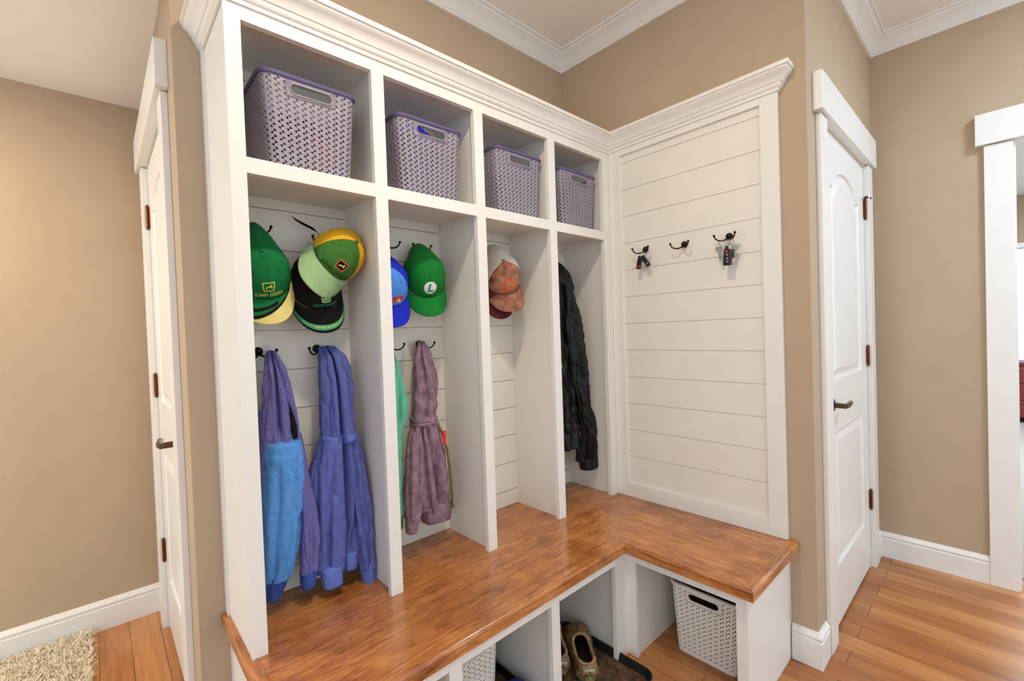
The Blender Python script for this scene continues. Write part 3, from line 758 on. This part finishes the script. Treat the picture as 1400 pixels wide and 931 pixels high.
c3 = Cap('yellow-backed green cap with pale sage brim, hung tilted on top of the black cap', (-1.335,.160,1.566), (-.50,-.62,-.60), (.45,-.78,.43), M['dgreen'], M['yellow'], brim=M['pale'], slouch=.1, tf=58, curve=.30, droop=.55, hs=.9)
emblem(c3, .016, .044, .0185, M['orange'], M['black'], M['cream'])
c3.text('JOHN DEERE', .0165, M['black'], .012, .0150, arc=-1.2, wide=1.1)
b = MB().grid([[Vector(p)+Vector((.0055*k,0,-.0065*k)) for p in ((-1.357,.215,1.640),(-1.372,.225,1.662),(-1.392,.240,1.676),(-1.413,.250,1.688),(-1.430,.256,1.700))] for k in (-1,1)])
o = b.build('strap', M['black'], None, solid=.002); o.parent = c3.root; o.data.transform(c3.root.matrix_world.inverted())

c4 = Cap('bright green cap with a white round patch bearing a green L', (-.970,.206,1.522), (-.12,-.55,-.83), (-.3,-.79,.53), M['lgreen'], M['lgreen'], brim=M['lgreen'], slouch=.45, curve=.34, rise=.02)
vs, fs = poly_fan([(.026*cos(a), .0245*sin(a)) for a in [2*pi*i/36 for i in range(36)]]); c4.decal(vs, fs, M['whitec'], 'patch', .002, .043, .0016)
Lp = [(-.013,-.0165),(.013,-.0165),(.0145,-.0085),(-.0015,-.0085),(.0045,.0165),(-.0055,.0165)]
vs, fs = poly_fan(Lp); c4.decal(vs, fs, M['tealtrim'], 'lettering', .002, .043, .0026)

c5 = Cap('royal blue cap with sky blue front, half hidden behind the divider', (-1.138,.206,1.484), (.0,-.55,-.83), (-.2,-.81,.53), M['lblue'], M['blue'], brim=M['blue'], tf=60, curve=.34, slouch=.2, button=M['blue'])
for i, (u, v, w, h, mm) in enumerate(((.014,.026,.010,.005,'red'),(.030,.024,.007,.006,'red'),(.020,.016,.008,.005,'lime'),(.034,.013,.007,.004,'red'),(.010,.012,.006,.004,'orange'),(.027,.008,.006,.003,'whitec'),(.040,.020,.004,.005,'red'),(.0,.024,.008,.006,'red'),(-.012,.018,.009,.005,'orange'))):
    vs, fs = poly_fan(rrect(w, h, h*.7)); c5.decal(vs, fs, M[mm], 'print', u, v+.012, .0014+.0002*i, .25*(-1)**i)

c6 = Cap('plain maroon cap hanging behind the faded trucker cap, only its brim showing', (-.578,.222,1.498), (-.12,-.40,-.91), (-.42,-.76,.48), M['maroon'], M['maroon'], brim=M['maroon'], sc=.88, slouch=.6, curve=.3, droop=.2, hs=.8)
c7 = Cap('faded brown trucker cap with off-white mesh back and orange round patch', (-.578,.193,1.549), (.0,-.55,-.83), (-.45,-.74,.5), M['brown'], M['mesh'], brim=M['brown'], slouch=.3, tf=70, sc=1.04, curve=.42, rise=.02, button=M['brown'])
circ = lambda r: poly_fan([(r*cos(a), r*sin(a)) for a in [2*pi*i/32 for i in range(32)]])
for r, mm, of in ((.029,'orange',.0014),(.0195,'grey',.0020),(.016,'mesh',.0025),(.0148,'grey',.0030)):
    vs, fs = circ(r); c7.decal(vs, fs, M[mm], 'patch', -.004, .046, of)
vs, fs = poly_fan([(0,-.010),(.009,.002),(.006,.0075),(0,.005),(-.006,.0075),(-.009,.002)]); c7.decal(vs, fs, M['orange'], 'patch_print', -.004, .046, .0036)
for i in range(20):
    a = 2*pi*i/20; vs, fs = poly_fan(rrect(.0012,.0018,.0004)); vs = [(x*cos(a)-y*sin(a)-.0243*sin(a), x*sin(a)+y*cos(a)+.0243*cos(a)) for x, y in vs]
    if i % 5: c7.decal(vs, fs, M['red'], 'patch_print', -.004, .046, .0022)

# ------------------------------------------------------------------ hanging clothes
def crom(p0, p1, p2, p3, t):
    return tuple(.5*((2*b)+(-a+c)*t+(2*a-5*b+4*c-d)*t*t+(-a+3*b-3*c+d)*t**3) for a, b, c, d in zip(p0, p1, p2, p3))
def cloth(name, m, root, rows, folds=(), amp=.006, seed=0, nseg=144, step=.007, fscale=(26,7), solid=0, smoothcap=True):
    """rows: (z, x, y, half width, half depth). folds: (angle from camera-facing side in deg, width deg, depth, z low, z high, drift)"""
    rs = [rows[0]]+list(rows)+[rows[-1]]; line = []
    for i in range(1, len(rs)-2):
        n = max(2, int(abs(rs[i][0]-rs[i+1][0])/step))
        line += [crom(rs[i-1], rs[i], rs[i+1], rs[i+2], k/n) for k in range(n)]
    line.append(rows[-1]); P = []
    for z, x, y, hw, hd in line:
        hw, hd = max(hw,.003), max(hd,.003); row = []
        for j in range(nseg):
            a = 2*pi*j/nseg                       # a=0 faces the room (-y), growing to +x
            sx, sy = sin(a), -cos(a)
            sx = math.copysign(abs(sx)**.85, sx); sy = math.copysign(abs(sy)**.85, sy)
            k = min(1, hw/.04)
            amp_ = amp*1.35; d = amp_*k*(1.1*noise.noise(Vector((sx*1.9+seed, sy*1.9, z*fscale[1]*.55)))+.9*noise.noise(Vector((sx*fscale[0]*hw*1.6, seed+sy*2, z*fscale[1]*.35)))+.5*noise.noise(Vector((sx*3.1, sy*3.1+seed, z*30))))
            for q_, fq, ph in ((.75, 9, 0), (.5, 16, 3.7)):
                rd = max(0, 1-abs(noise.noise(Vector((sx*hw*fq*2.2+z*fq*.35+seed, sy*1.2+ph, z*fq*.55-sx*.5))))*5)
                d -= amp*k*q_*rd*rd
            for an, w, dep, zl, zh, dr in folds:
                if zl-.05 < z < zh+.05:
                    e = min(1, max(0, (z-zl+.05)/.05))*min(1, max(0, (zh+.05-z)/.05))
                    c_ = R(an+dr*(zh-z)/(zh-zl)); q = math.atan2(sin(a-c_), cos(a-c_))/R(w); d -= 1.35*dep*e*math.exp(-q*q)
            row.append((x+sx*(hw+d), y+sy*(hd+d), z))
        P.append(row)
    b = MB().grid(P, True); n = len(P)
    for i0, p, zz in ((0, line[0], .5), (n-1, line[-1], -.5)):
        cvi = len(b.v); b.v.append((p[1], p[2], p[0]+(.3*min(p[3],p[4]) if smoothcap else .0)*zz*2))
        for j in range(nseg): b.f.append((i0*nseg+j, i0*nseg+(j+1) % nseg, cvi)); b.mi.append(0)
    return b.build(name, m, root, world=True, smooth=True)
def band(root, name, m, rows, seed=0, ribs=True): return cloth(name, m, root, rows, [], .002, seed, step=.006)
def seam(root, m, pts, r=.0022, name='seam'): return MB().tube(pts, r, 6).build(name, m, root, world=True, smooth=True)

g = thing('hoodie', (-1.545,.235,1.255), 'two-tone hoodie, light blue panel under heathered purple shoulders, leftmost on the hooks', 'hoodie', 'hanging hoodies')
cloth('hood', M['h_purple'], g, [(1.262,-1.522,.235,.012,.014),(1.235,-1.520,.222,.022,.025),(1.20,-1.518,.210,.031,.034),(1.125,-1.517,.200,.042,.044),(1.033,-1.516,.195,.052,.05),(.97,-1.515,.19,.053,.050),(.925,-1.515,.19,.050,.046)],
      [(-18,8,.02,1.03,1.25,4),(14,9,.032,1.06,1.23,34),(62,11,.012,.95,1.18,-10)], .006, 1.3)
cloth('hood_lining_shade', M['black'], g, [(1.10,-1.497,.166,.003,.006),(1.06,-1.491,.157,.007,.008),(1.02,-1.487,.153,.010,.010),(.99,-1.485,.154,.007,.008)], [], .002, 4)  # lining made black to carry the shade inside the hood opening
cloth('body', M['h_blue'], g, [(.984,-1.517,.184,.049,.053),(.976,-1.517,.182,.0535,.057),(.93,-1.518,.178,.056,.059),(.877,-1.519,.176,.056,.058),(.764,-1.523,.176,.060,.060),(.674,-1.530,.18,.056,.058),(.609,-1.537,.183,.047,.05),(.565,-1.545,.186,.037,.044)],
      [(28,12,.010,.62,.86,16),(-22,13,.006,.6,.9,-10),(52,9,.014,.62,.74,-20)], .004, 2.1)
cloth('hem', M['navy'], g, [(.578,-1.544,.188,.038,.043),(.545,-1.550,.190,.031,.038),(.505,-1.558,.192,.020,.03)], [], .003, 2)
cloth('sleeve', M['h_purple'], g, [(1.0,-1.474,.185,.014,.03),(.93,-1.470,.172,.018,.034),(.871,-1.466,.165,.018,.034),(.752,-1.455,.158,.024,.036),(.66,-1.456,.155,.027,.034),(.60,-1.460,.153,.026,.03),(.565,-1.462,.152,.025,.028)],
      [(0,16,.006,.6,.9,20)], .006, 5.2)
cloth('cuff', M['navy'], g, [(.574,-1.462,.152,.023,.025),(.545,-1.464,.152,.0225,.024),(.518,-1.465,.152,.020,.022)], [], .0015, 6)
cloth('sleeve', M['h_purple'], g, [(1.08,-1.560,.21,.008,.03),(.97,-1.568,.205,.012,.034),(.86,-1.572,.205,.014,.034),(.70,-1.578,.205,.014,.032),(.60,-1.580,.205,.012,.028)], [], .003, 7.2)

g = thing('hoodie', (-1.362,.235,1.255), 'slate blue zip hoodie with open front beside the two-tone hoodie', 'hoodie', 'hanging hoodies')
cloth('hood', M['slate'], g, [(1.268,-1.345,.235,.026,.016),(1.25,-1.342,.222,.036,.03),(1.225,-1.337,.212,.045,.042),(1.152,-1.333,.200,.052,.052),(1.053,-1.335,.192,.053,.056),(.985,-1.335,.19,.055,.056),(.955,-1.335,.19,.056,.055)],
      [(-10,5,.050,.95,1.24,6),(34,14,.010,1.1,1.22,10),(48,16,.014,1.12,1.15,0),(44,15,.014,1.06,1.09,0)], .006, 11.3)
cloth('hood_seam', M['slater'], g, [(.972,-1.335,.19,.059,.059),(.962,-1.335,.19,.060,.060),(.950,-1.335,.19,.059,.059)], [(-5,8,.03,.9,1.0,0)], .001, 11.3, step=.004)
cloth('body', M['slate'], g, [(.965,-1.334,.190,.058,.052),(.93,-1.336,.188,.070,.056),(.879,-1.340,.185,.080,.058),(.778,-1.345,.182,.083,.058),(.655,-1.352,.180,.080,.056),(.56,-1.360,.182,.072,.052),(.535,-1.362,.182,.068,.05)],
      [(2,5,.055,.5,.96,14),(30,5,.045,.5,.86,10),(-30,10,.010,.6,.9,-8),(-48,8,.008,.55,.9,10),(36,8,.014,.55,.92,-12)], .005, 12.1)
cloth('hem', M['slater'], g, [(.552,-1.392,.150,.032,.026),(.53,-1.391,.150,.033,.027),(.492,-1.388,.152,.031,.026)], [], .0015, 3)
cloth('hem', M['slater'], g, [(.575,-1.326,.160,.022,.022),(.55,-1.325,.160,.022,.022),(.520,-1.324,.162,.020,.02)], [], .0015, 3.3)
cloth('sleeve', M['slate'], g, [(.915,-1.292,.185,.022,.03),(.86,-1.290,.168,.030,.036),(.777,-1.292,.158,.034,.038),(.70,-1.286,.155,.033,.036),(.60,-1.277,.152,.030,.034),(.54,-1.272,.150,.028,.03),(.508,-1.270,.150,.028,.03)],
      [(-20,12,.010,.55,.86,26),(25,12,.008,.5,.62,-30)], .007, 15.2)
cloth('cuff', M['slater'], g, [(.520,-1.270,.150,.0245,.026),(.49,-1.268,.150,.0235,.025),(.452,-1.266,.150,.0195,.022)], [], .0015, 6)
cloth('sleeve', M['slate'], g, [(.90,-1.405,.20,.014,.026),(.84,-1.418,.20,.020,.032),(.76,-1.424,.20,.022,.034),(.66,-1.420,.20,.022,.034),(.58,-1.412,.20,.02,.03)], [], .004, 17.2)
g = thing('hoodie', (-.955,.235,1.258), 'purple-brown hoodie hanging below the bright green cap', 'hoodie', 'hanging hoodies')
cloth('hood', M['h_brown'], g, [(1.272,-.972,.242,.012,.012),(1.25,-.974,.235,.022,.022),(1.206,-.978,.222,.036,.034),(1.119,-.980,.205,.050,.046),(1.034,-.988,.198,.051,.05),(.985,-.995,.196,.048,.05),(.955,-1.0,.196,.047,.05)],
      [(-34,16,.006,1.0,1.2,10),(22,14,.012,1.1,1.2,0),(40,14,.008,1.0,1.1,10)], .008, 21.3)
for k, zz in enumerate((.972,.956)): cloth('hood_seam', M['h_brown'], g, [(zz+.007,-.998,.196,.050,.053),(zz,-.999,.196,.052,.055),(zz-.007,-1.0,.196,.050,.053)], [], .001, 21, step=.004)
cloth('body', M['h_brown'], g, [(.962,-.998,.196,.048,.05),(.92,-.996,.194,.058,.054),(.862,-.992,.190,.064,.058),(.746,-.986,.186,.070,.060),(.66,-.978,.186,.070,.058),(.622,-.974,.188,.068,.056)],
      [(-12,9,.022,.62,.92,22),(14,8,.018,.62,.84,-24),(48,10,.008,.62,.9,0),(-44,9,.012,.6,.92,8)], .007, 22.1)
cloth('hem', M['h_brown'], g, [(.632,-.972,.188,.066,.054),(.60,-.968,.190,.064,.052),(.565,-.962,.194,.056,.046)], [], .003, 23)
cloth('sleeve', M['h_brown'], g, [(.93,-1.046,.185,.020,.028),(.88,-1.058,.172,.027,.034),(.776,-1.070,.162,.030,.036),(.70,-1.079,.158,.030,.034),(.642,-1.085,.156,.029,.032),(.62,-1.087,.156,.027,.03)],
      [(10,14,.008,.64,.9,10)], .006, 25.2)
cloth('cuff', M['h_brown'], g, [(.630,-1.087,.156,.0245,.027),(.60,-1.090,.156,.0235,.025),(.566,-1.093,.157,.019,.022)], [], .0015, 26)
t = thing('lanyard', (-.915,.16,.93), 'thin olive cord with a red tab hanging on the right side of the purple-brown hoodie', 'lanyard')
MB().tube([(-.965,.150,.950),(-.952,.140,.91),(-.940,.132,.85),(-.932,.130,.78),(-.926,.132,.71),(-.922,.136,.66),(-.920,.140,.632)], .005, 8).build('cord', M['olive'], t, world=True, smooth=True)
MB().box(-.960,.124,.872,-.946,.130,.925).build('tab', M['red'], t, world=True, bevel=.002)
MB().ball((-.920,.140,.622), .010, 10, 6).build('toggle', M['olive'], t, world=True, smooth=True)

g = thing('jersey', (-1.09,.235,1.25), 'mint green garment half hidden behind the divider left of the purple-brown hoodie', 'jersey')
cloth('body', M['teal'], g, [(1.250,-1.105,.24,.010,.012),(1.215,-1.110,.23,.016,.022),(1.158,-1.114,.22,.030,.032),(1.075,-1.114,.21,.043,.042),(.994,-1.118,.205,.038,.044),(.93,-1.128,.205,.024,.042),(.80,-1.130,.205,.024,.042),(.70,-1.130,.205,.022,.042),(.62,-1.132,.205,.020,.04)],
      [(30,9,.016,1.0,1.2,-24),(60,10,.012,.96,1.1,20)], .007, 31)
cloth('hem', M['dgreen'], g, [(.63,-1.130,.205,.021,.041),(.60,-1.131,.205,.020,.04),(.585,-1.131,.205,.018,.038)], [], .002, 33)

g = thing('leather_jacket', (-.19,.235,1.63), 'black leather jacket hanging in the bay nearest the corner', 'jacket')
cloth('body', M['leather'], g, [(1.655,-.205,.235,.030,.018),(1.64,-.20,.220,.048,.035),(1.60,-.190,.200,.072,.055),(1.54,-.182,.190,.082,.066),(1.45,-.182,.182,.080,.070),(1.36,-.196,.180,.070,.068),(1.28,-.20,.178,.070,.068),(1.2,-.194,.176,.078,.070),(1.05,-.19,.176,.088,.072),(.90,-.188,.178,.088,.072),(.78,-.192,.180,.082,.068),(.70,-.195,.182,.076,.064)],
      [(10,9,.016,1.3,1.6,16),(46,10,.014,1.25,1.55,-16),(-30,10,.014,1.1,1.5,14),(24,10,.014,.75,1.2,-10),(-8,8,.018,.72,1.2,4)], .010, 41.2)
cloth('sleeve', M['leather'], g, [(1.56,-.188,.180,.020,.022),(1.49,-.176,.166,.036,.040),(1.40,-.160,.150,.045,.046),(1.33,-.152,.142,.049,.048),(1.19,-.142,.132,.055,.050),(1.003,-.125,.126,.060,.050),(.90,-.106,.126,.060,.048),(.809,-.092,.126,.058,.046),(.70,-.076,.128,.056,.042),(.62,-.070,.130,.054,.040)],
      [(-20,12,.012,.8,1.3,20),(20,10,.010,.65,1.0,-24),(50,11,.010,.9,1.25,10)], .009, 45.2)
cloth('cuff', M['leather'], g, [(.632,-.070,.130,.055,.041),(.60,-.069,.130,.055,.041),(.578,-.068,.130,.053,.040)], [], .002, 46)
cloth('collar', M['leather'], g, [(1.672,-.205,.240,.024,.014),(1.655,-.207,.232,.034,.022),(1.63,-.205,.222,.040,.028)], [], .004, 47)
b = MB().box(-.275,.118,1.115,-.262,.122,1.165); b.build('label_tag', M['whitec'], g, world=True, bevel=.001)
MB().tube([(-.262,.113,1.30),(-.235,.106,1.10),(-.225,.105,.9),(-.222,.108,.73)], .0018, 6).build('zip', M['bronze'], g, world=True, smooth=True)

# ------------------------------------------------------------------ boot trays and clogs
def make_tray(label):
    r = thing('boot_tray', (0,0,0), label, 'boot tray')
    hx, hy = .168, .232
    o = MB(); P = []
    for w, z in ((-.012,.001),(0,.003),(.004,.028),(.006,.030),(.001,.030),(-.010,.006),(-.014,.005)):
        P.append([(x, y, z) for x, y in rrect(hx+w-.006, hy+w-.006, .045+w, 0, 8)])
    o.grid(P, True).build('rim', M['rubber'], r, smooth=True, auto=50)
    o = MB(); p = rrect(hx-.019, hy-.019, .034, 0, 8); o.prism(p, .001, .0045)
    o.build('tray_floor', M['trayfloor'], r)
    tr = MB()
    for i in range(-9, 10):
        for j in range(-13, 14):
            x, y = i*.0155, j*.0158
            if abs(x) > hx-.034 or abs(y) > hy-.034: continue
            a = (i+j) % 2; w, l = (.0018, .0055)
            tr.box(x-(w if a else l), y-(l if a else w), .0044, x+(w if a else l), y+(l if a else w), .0062)
    tr.build('tread', M['trayfloor'], r)
    return r
tr = make_tray('black boot tray with raised rim holding the camouflage clogs'); tr.location = (-.632,-.238,.0005)
t2 = copy_tree(tr); t2.location = (-.985,-.22,.0005); t2.location = (-1.02,.0,0); t2.location = (-.985,-.22,.0005)
t2['label'] = 'black boot tray in the bay with the left cream basket, only a dark corner visible'
t2.scale = (.6,.9,1); t2.location = (-.94,-.10,.0005)

def make_clog(label, m, group, mc=None):
    r = thing('clog', (0,0,0), label, 'clog', group)
    Lg = .285
    def wid(s): # half width along the shoe, heel s=0 -> toe s=1
        return .040*min(1, (s/.10)**.5 if s < .10 else 1)*(1-.10*math.exp(-((s-.38)/.16)**2))+.017*math.exp(-((s-.74)/.24)**2)-.052*max(0, (s-.86)/.14)**2.2*.75
    def hgt(s):
        h = .060 if s < .3 else .060+.018*math.exp(-((s-.68)/.2)**2)
        return h*(1 if s < .76 else max(.28, 1-((s-.76)/.24)**2*.70))*(min(1, .62+3*s))
    def srf(s, a):  # a 0..pi around the upper
        w, h = max(wid(s), .006), hgt(s)
        c_, s_ = cos(a), sin(a)
        return Vector((-w*math.copysign(abs(c_)**.75, c_), Lg*s, .018+(h-.018+.0)*abs(s_)**.8))
    inside = lambda s, a: ((s-.315)/.245)**2+((a-pi/2)/(.98))**2 < 1
    nS, nA = 90, 56; b = MB(); idx = {}
    for i in range(nS+1):
        for j in range(nA+1):
            s, a = i/nS, pi*j/nA
            if i < nS and j < nA and not inside(s+.5/nS, a+.5*pi/nA):
                b.add([srf(s,a), srf((i+1)/nS,a), srf((i+1)/nS,pi*(j+1)/nA), srf(s,pi*(j+1)/nA)], [(0,1,2,3)])
    ends = [srf(0,pi*j/nA) for j in range(nA+1)]; b.add(ends, [tuple(range(nA+1))]); ends = [srf(1,pi*j/nA) for j in range(nA+1)]; b.add(ends, [tuple(range(nA+1))])
    up = b.build('upper', m, r, smooth=True, solid=.004, offs=-1, merge=1e-5)
    MB().ring([srf(.315+.248*cos(t), pi/2+.99*sin(t)) for t in [2*pi*i/60 for i in range(60)]], .0065, 8).build('collar', mc or m, up, smooth=True)
    out = [(-(wid(s)+.004), Lg*s) for s in [i/40 for i in range(41)]]+[((wid(s)+.004), Lg*s) for s in [1-i/40 for i in range(41)]]
    out[0] = (-.012,-.004); out[-1] = (.012,-.004)
    MB().prism(out, 0, .021).build('sole', m, r, bevel=.003)
    MB().prism([(x*.86, .01+y*.93) for x, y in out], .0211, .0235).build('insole', M['insole'], r)
    hs = MB()
    for s_, aa in [(.70,.9),(.70,1.57),(.70,2.2),(.77,.75),(.77,1.3),(.77,1.85),(.77,2.4),(.84,1.0),(.84,1.57),(.84,2.1),(.90,1.25),(.90,1.9)]:
        p = srf(s_, aa); e = .01; n_ = (srf(s_+e,aa)-p).cross(srf(s_,aa+e)-p).normalized(); n_ = n_ if n_.z > 0 else -n_
        e1 = n_.orthogonal().normalized(); e2 = n_.cross(e1); hs.add([p+n_*.0008+(e1*cos(t)+e2*sin(t))*.0042 for t in [2*pi*i/12 for i in range(12)]], [tuple(range(12))])
    hs.build('vent_holes', M['insole'], up)
    vs, fs = text2d('crocs', .0165)
    tx = MB()
    pts = []
    for x, y in vs:
        s_ = .012; w = max(wid(.03), .02); pts.append((x, -.0008-.5*0+abs(x)*.10, .047+y))
    tx.add([(x, -.0056+(z-.047)*.3, z+.001) for x, y, z in pts], fs); tx.build('lettering', M['whitec'], r)
    b = MB().box(-.026,-.004,.034,.026,.003,.06); b.v = [(x, y+(z-.047)*.3, z) for x, y, z in b.v]; b.build('heel_tab', m, r, bevel=.002)
    for k in (-1, 1): MB().lathe([(.0001,.004),(.006,.003),(.008,0)], (0,0,0), '-y', 14).build('strap_rivet', m, r).matrix_basis = Matrix.Translation((k*.041,.10,.042)) @ Matrix.Rotation(k*R(90),4,'Z')
    return r
cg = make_clog('camouflage foam clog, right one of the pair on the boot tray', M['camo'], 'camouflage clogs', M['tan'])
cg.location = (-.645,-.300,.0075); cg.rotation_euler = (0,0,R(-38))
cl = copy_tree(cg); cl.location = (-.690,-.205,.0075); cl.rotation_euler = (0,0,R(-34)); cl['label'] = 'camouflage foam clog, left one of the pair, partly cut off by the white post'
nb_ = make_clog('blue clog in the bay left of the camouflage pair, only its toe visible', M['blued'], None); nb_.location = (-.945,-.318,.0075); nb_.rotation_euler = (0,0,R(-20)); nb_.scale = (.8,.8,.8)

# ------------------------------------------------------------------ shag rug
rg = thing('shag_rug', (-2.5,1.0,0), 'cream shag rug on the hallway floor at lower left', 'rug')
MB().prism([(x-2.62, y+.92) for x, y in rrect(.625,.525,.02)], .001, .012).build('backing', M['rug'], rg, world=True)
pl = MB(); rnd = random.Random(3)
for _ in range(20000):
    x, y = rnd.uniform(-2.45,-1.99), rnd.uniform(.55,1.447)
    a = rnd.uniform(0, 2*pi); l = rnd.uniform(.018,.034); w = .0022; bx_, by_ = cos(a), sin(a); lean = rnd.uniform(.2,.9)
    y2 = min(y, 1.447-.0)
    p = []
    for k in range(4):
        t = k/3; q = Vector((x+bx_*l*lean*t*t, min(y2+by_*l*lean*t*t, 1.45), .010+l*(t-.25*lean*t*t))); ww = w*(1-.5*t)
        p += [q+Vector((-by_*ww, bx_*ww, 0)), q-Vector((-by_*ww, bx_*ww, 0))]
    pl.add(p, [(0,1,3,2),(2,3,5,4),(4,5,7,6)])
tag(pl.build('pile', M['rug'], rg, world=True, recalc=False), kind='stuff')

# ------------------------------------------------------------------ light
def area(name, loc, rot, size, power, col, shape='DISK', sy=None):
    l = bpy.data.lights.new(name, 'AREA'); l.energy = power; l.color = col; l.shape = shape; l.size = size
    if sy: l.size_y = sy
    o = bpy.data.objects.new(name, l); COL.objects.link(o); o.location = loc; o.rotation_euler = rot; return o
area('ceiling_lamp_light', (-1.34,-.75,CZ-.03), (0,0,0), .13, 15.5, (1.0,.85,.63))
area('hall_lamp_light', (-2.95,.95,HZ-.03), (0,0,0), .25, 27, (1.0,.88,.68))
area('right_fill_light', (.45,-2.1,CZ-.03), (0,0,0), .3, 25, (.66,.83,1.0))  # unseen fill added to cool and brighten the right-hand walls and door
area('front_fill_light', (.2,-4.0,1.5), (R(90),0,0), 2.2, 4.5, (.80,.91,1.0), 'RECTANGLE', 1.6)  # fill added behind the camera for room-facing fronts, no window built there
area('bedroom_light', (4.0,-2.0,2.7), (0,0,0), 1.5, 130, (.78,.90,1.0), 'SQUARE')
W = bpy.data.worlds.new('World'); S.world = W; W.use_nodes = True
W.node_tree.nodes['Background'].inputs[0].default_value = (.80,.92,1.04,1); W.node_tree.nodes['Background'].inputs[1].default_value = 1.45

# ------------------------------------------------------------------ camera
cd = bpy.data.cameras.new('Camera'); co = bpy.data.objects.new('Camera', cd); COL.objects.link(co)
cd.sensor_width = 36; cd.sensor_fit = 'HORIZONTAL'; cd.lens = 36*.8832692/2; cd.clip_start = .05; cd.clip_end = 60
co.location = (-1.9274887,-1.3381364,1.2947365); co.rotation_euler = (1.5530938,.0345922,-.7438568)
S.camera = co
S.view_settings.view_transform = 'Standard'; S.view_settings.look = 'None'; S.view_settings.gamma = 1; S.view_settings.exposure = .1
S.view_settings.use_curve_mapping = False
